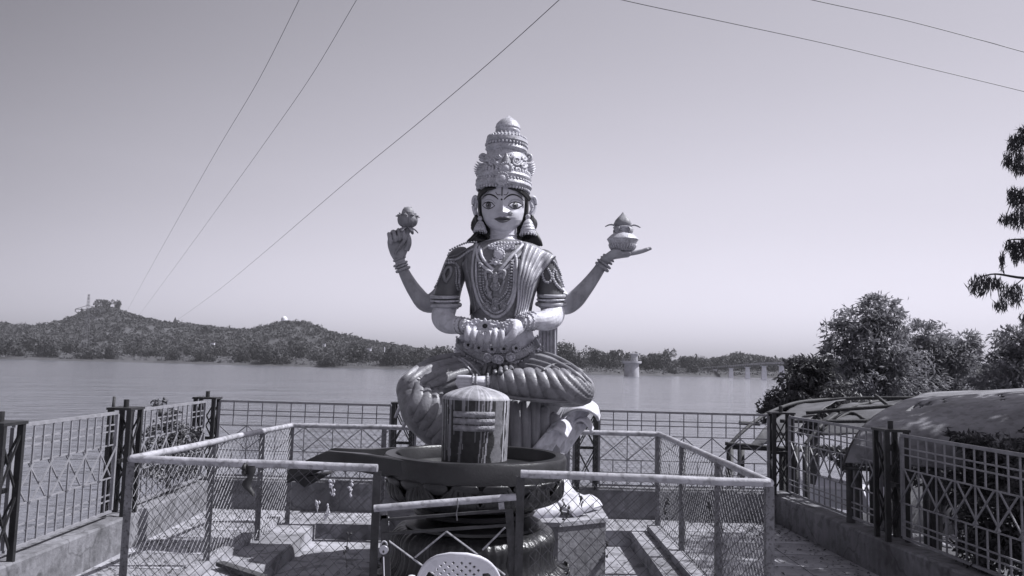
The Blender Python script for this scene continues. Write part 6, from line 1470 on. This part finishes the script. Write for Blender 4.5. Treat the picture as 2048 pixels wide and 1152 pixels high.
b0 = P(2030, 1000, 18); b0.z = -2.4
leafy('mango_tree', 'broad-leaved tree cut off by the right edge above the tarpaulin', 'tree', b0,
      [([b0, P(2030, 800, 18), P(2034, 740, 18), P(2050, 690, 18)], .14)],
      CL([(2022, 678, 18, 38, 24, .7), (2056, 690, 18, 44, 34, .8), (2012, 712, 18, 20, 16, .5), (2040, 735, 18, 60, 40, .9), (2000, 768, 18, 50, 28, .9), (2100, 740, 18, 60, 50, .9), (2060, 780, 18, 90, 34, .9), (2180, 700, 18, 70, 60, 1.0)]), 9000, .15, .052, M['leaf_mid'], seed=4)
# shrub right behind the right railing, with forked trunk
b0 = P(1856, 1095, 7.6); b0.z = -.6
leafy('glossy_shrub', 'dark glossy-leaved tree with a forked trunk just behind the right railing', 'tree', b0,
      [([b0, P(1872, 1040, 7.5), P(1868, 985, 7.5), P(1845, 935, 7.5)], .07), ([P(1872, 1030, 7.5), P(1895, 970, 7.4), P(1925, 920, 7.3)], .055), ([P(1880, 1010, 7.5), P(1940, 985, 7.0)], .03)],
      CL([(1950, 885, 6.6, 40, 24, .25), (2000, 905, 6.4, 60, 40, .35), (1945, 950, 6.7, 42, 34, .35), (1965, 985, 6.4, 60, 50, .4), (2035, 960, 6.0, 70, 70, .4), (1990, 1060, 6.0, 60, 60, .4), (2060, 1060, 5.7, 70, 90, .4), (2110, 900, 6.2, 60, 60, .4), (1960, 1110, 5.8, 40, 40, .3)]), 9000, .075, .024, M['leaf_dark'], seed=5, trunk_r=.06)
b0 = P(1790, 1085, 8.6); b0.z = -.7
leafy('thin_sapling', 'slim sapling with drooping leaves between the canopy posts', 'tree', b0,
      [([b0, P(1792, 1000, 8.6), P(1786, 930, 8.6), P(1800, 900, 8.6)], .035)],
      CL([(1660, 905, 8.8, 40, 14, .3), (1720, 915, 8.6, 40, 18, .3), (1680, 925, 8.8, 16, 14, .2), (1800, 960, 8.4, 26, 24, .3), (1830, 930, 8.4, 40, 20, .3)]), 900, .10, .03, M['leaf_dark'], seed=6)
# shrub behind the left railing
b0 = P(335, 975, 7.9); b0.z = -1.5
leafy('pale_shrub', 'pale leafy shrub growing up behind the left railing', 'shrub', b0,
      [([b0, P(338, 940, 8.1), P(335, 880, 8.2), P(320, 830, 8.3)], .03), ([P(338, 930, 8.1), P(365, 870, 8.2)], .02)],
      CL([(318, 812, 8.4, 14, 16, .12), (345, 830, 8.3, 16, 14, .15), (330, 860, 8.2, 40, 26, .25), (370, 870, 8.3, 30, 24, .25), (320, 900, 8.0, 50, 28, .3), (365, 915, 8.2, 36, 28, .25), (295, 935, 7.7, 26, 22, .2), (335, 945, 8.0, 50, 20, .25)]), 3000, .055, .022, mat('pale_shrub_leaf', .13, .5, .4, 3, 0), seed=7)
# drooping eucalyptus at upper right: trunk outside the frame, boughs reach in
b0 = P(2250, 1100, 11.5); b0.z = -.9
def euc(lab):
    r2 = np.random.default_rng(9); t = thing('eucalyptus_tree', lab, 'tree', b0); g = MB(); D0 = 11.5
    tp = [b0, P(2240, 800, D0), P(2215, 560, D0), P(2180, 330, D0), P(2120, 200, D0), P(2090, 120, D0)]
    g.tube([Vector(p) for p in catmull([tuple(q) for q in tp], 6)], np.linspace(.20, .05, 31), 10)
    boughs = [([(2215, 560), (2130, 556), (2048, 556), (1990, 548), (1955, 556)], [(1962, 572, 26, 24, 260), (1990, 568, 20, 14, 90), (2025, 590, 28, 24, 260), (2000, 612, 14, 12, 70)]),
              ([(2225, 620), (2120, 600), (2060, 600)], [(2052, 636, 16, 14, 90)]),
              ([(2190, 380), (2110, 330), (2060, 280), (2040, 255)], [(2030, 290, 18, 24, 180), (2040, 330, 22, 24, 260), (2015, 322, 10, 16, 90), (2050, 275, 18, 26, 200)]),
              ([(2200, 450), (2120, 410), (2060, 390), (2030, 380)], [(2024, 392, 10, 22, 120), (2045, 400, 18, 26, 240), (2040, 440, 24, 22, 240), (2012, 440, 14, 10, 70)]),
              ([(2205, 520), (2120, 500), (2050, 480), (2015, 480)], [(2024, 492, 16, 10, 120), (2030, 510, 10, 22, 120), (2050, 500, 16, 28, 200), (2005, 524, 5, 22, 60)]),
              ([(2180, 330), (2140, 260), (2120, 200)], [(2120, 260, 50, 60, 500), (2170, 200, 60, 60, 400)]),
              ([(2215, 560), (2300, 480), (2400, 420)], [(2300, 460, 90, 70, 700), (2400, 420, 90, 70, 700), (2250, 380, 80, 90, 700)]),
              ([(2180, 330), (2300, 250), (2400, 200)], [(2330, 260, 100, 80, 900), (2420, 200, 90, 80, 600), (2240, 160, 80, 70, 700)]),
              ([(2240, 700), (2340, 640), (2420, 600)], [(2340, 640, 80, 60, 600), (2430, 600, 80, 70, 600)])]
    C = []; Dv = []
    for line, cl in boughs:
        g.tube([P(x, y, D0) for x, y in catmull(line, 5)], np.linspace(.035, .006, (len(line) - 1) * 5 + 1), 6)
        for (x, y, rx, rz, n) in cl:
            n = int(n * 1.0); c = P(x, y, D0); ax = np.array([rx / F * D0, min(rx, 40) / F * D0, rz / F * D0]); o_ = r2.normal(size=(n, 3)); o_ /= np.linalg.norm(o_, axis=1, keepdims=True); o_ *= r2.uniform(.1, 1, (n, 1)) ** .6
            C.append(np.array(c) + o_ * ax); g2 = Vector(P(x, y - rz * .6, D0)); near = min((P(a_, b2, D0) for a_, b2 in line), key=lambda q: (q - g2).length); g.tube([near, g2, c + V(0, 0, -rz * .4 / F * D0)], [.008, .006, .002], 4)
    C = np.concatenate(C); n = len(C); D = r2.normal(size=(n, 3)) * .38; D[:, 2] -= 1.0; D[:, 0] -= .15
    g.build('trunk', M['bark'], t, smooth=True)
    link('crown', leaf_mesh('crown', C, D, r2.normal(size=(n, 3)), .14 * r2.uniform(.7, 1.3, n), .015 * r2.uniform(.8, 1.3, n), M['leaf_euc'], .1), t)
euc('drooping thin-leaved tree reaching in from the upper right edge')
# more crown out of view to the right shades the right walk
b0 = V(7.2, 6.6, -.6)
leafy('shade_tree', 'tall dark tree just outside the right edge that shades the right walk', 'tree', b0, [([b0, b0 + V(-.1, 0, 1.8), b0 + V(-.4, .2, 3.4), b0 + V(-.8, .2, 4.6)], .15)],
      [((5.9, 5.6, 4.1), (.9, .9, .7), 2), ((6.7, 7.6, 5.3), (.9, 1.3, .7), 3), ((6.2, 6.5, 4.8), (.8, .9, .7), 2), ((6.0, 4.6, 4.2), (.9, .8, .7), 2)], 6000, .2, .09, M['leaf_dark'], seed=11)
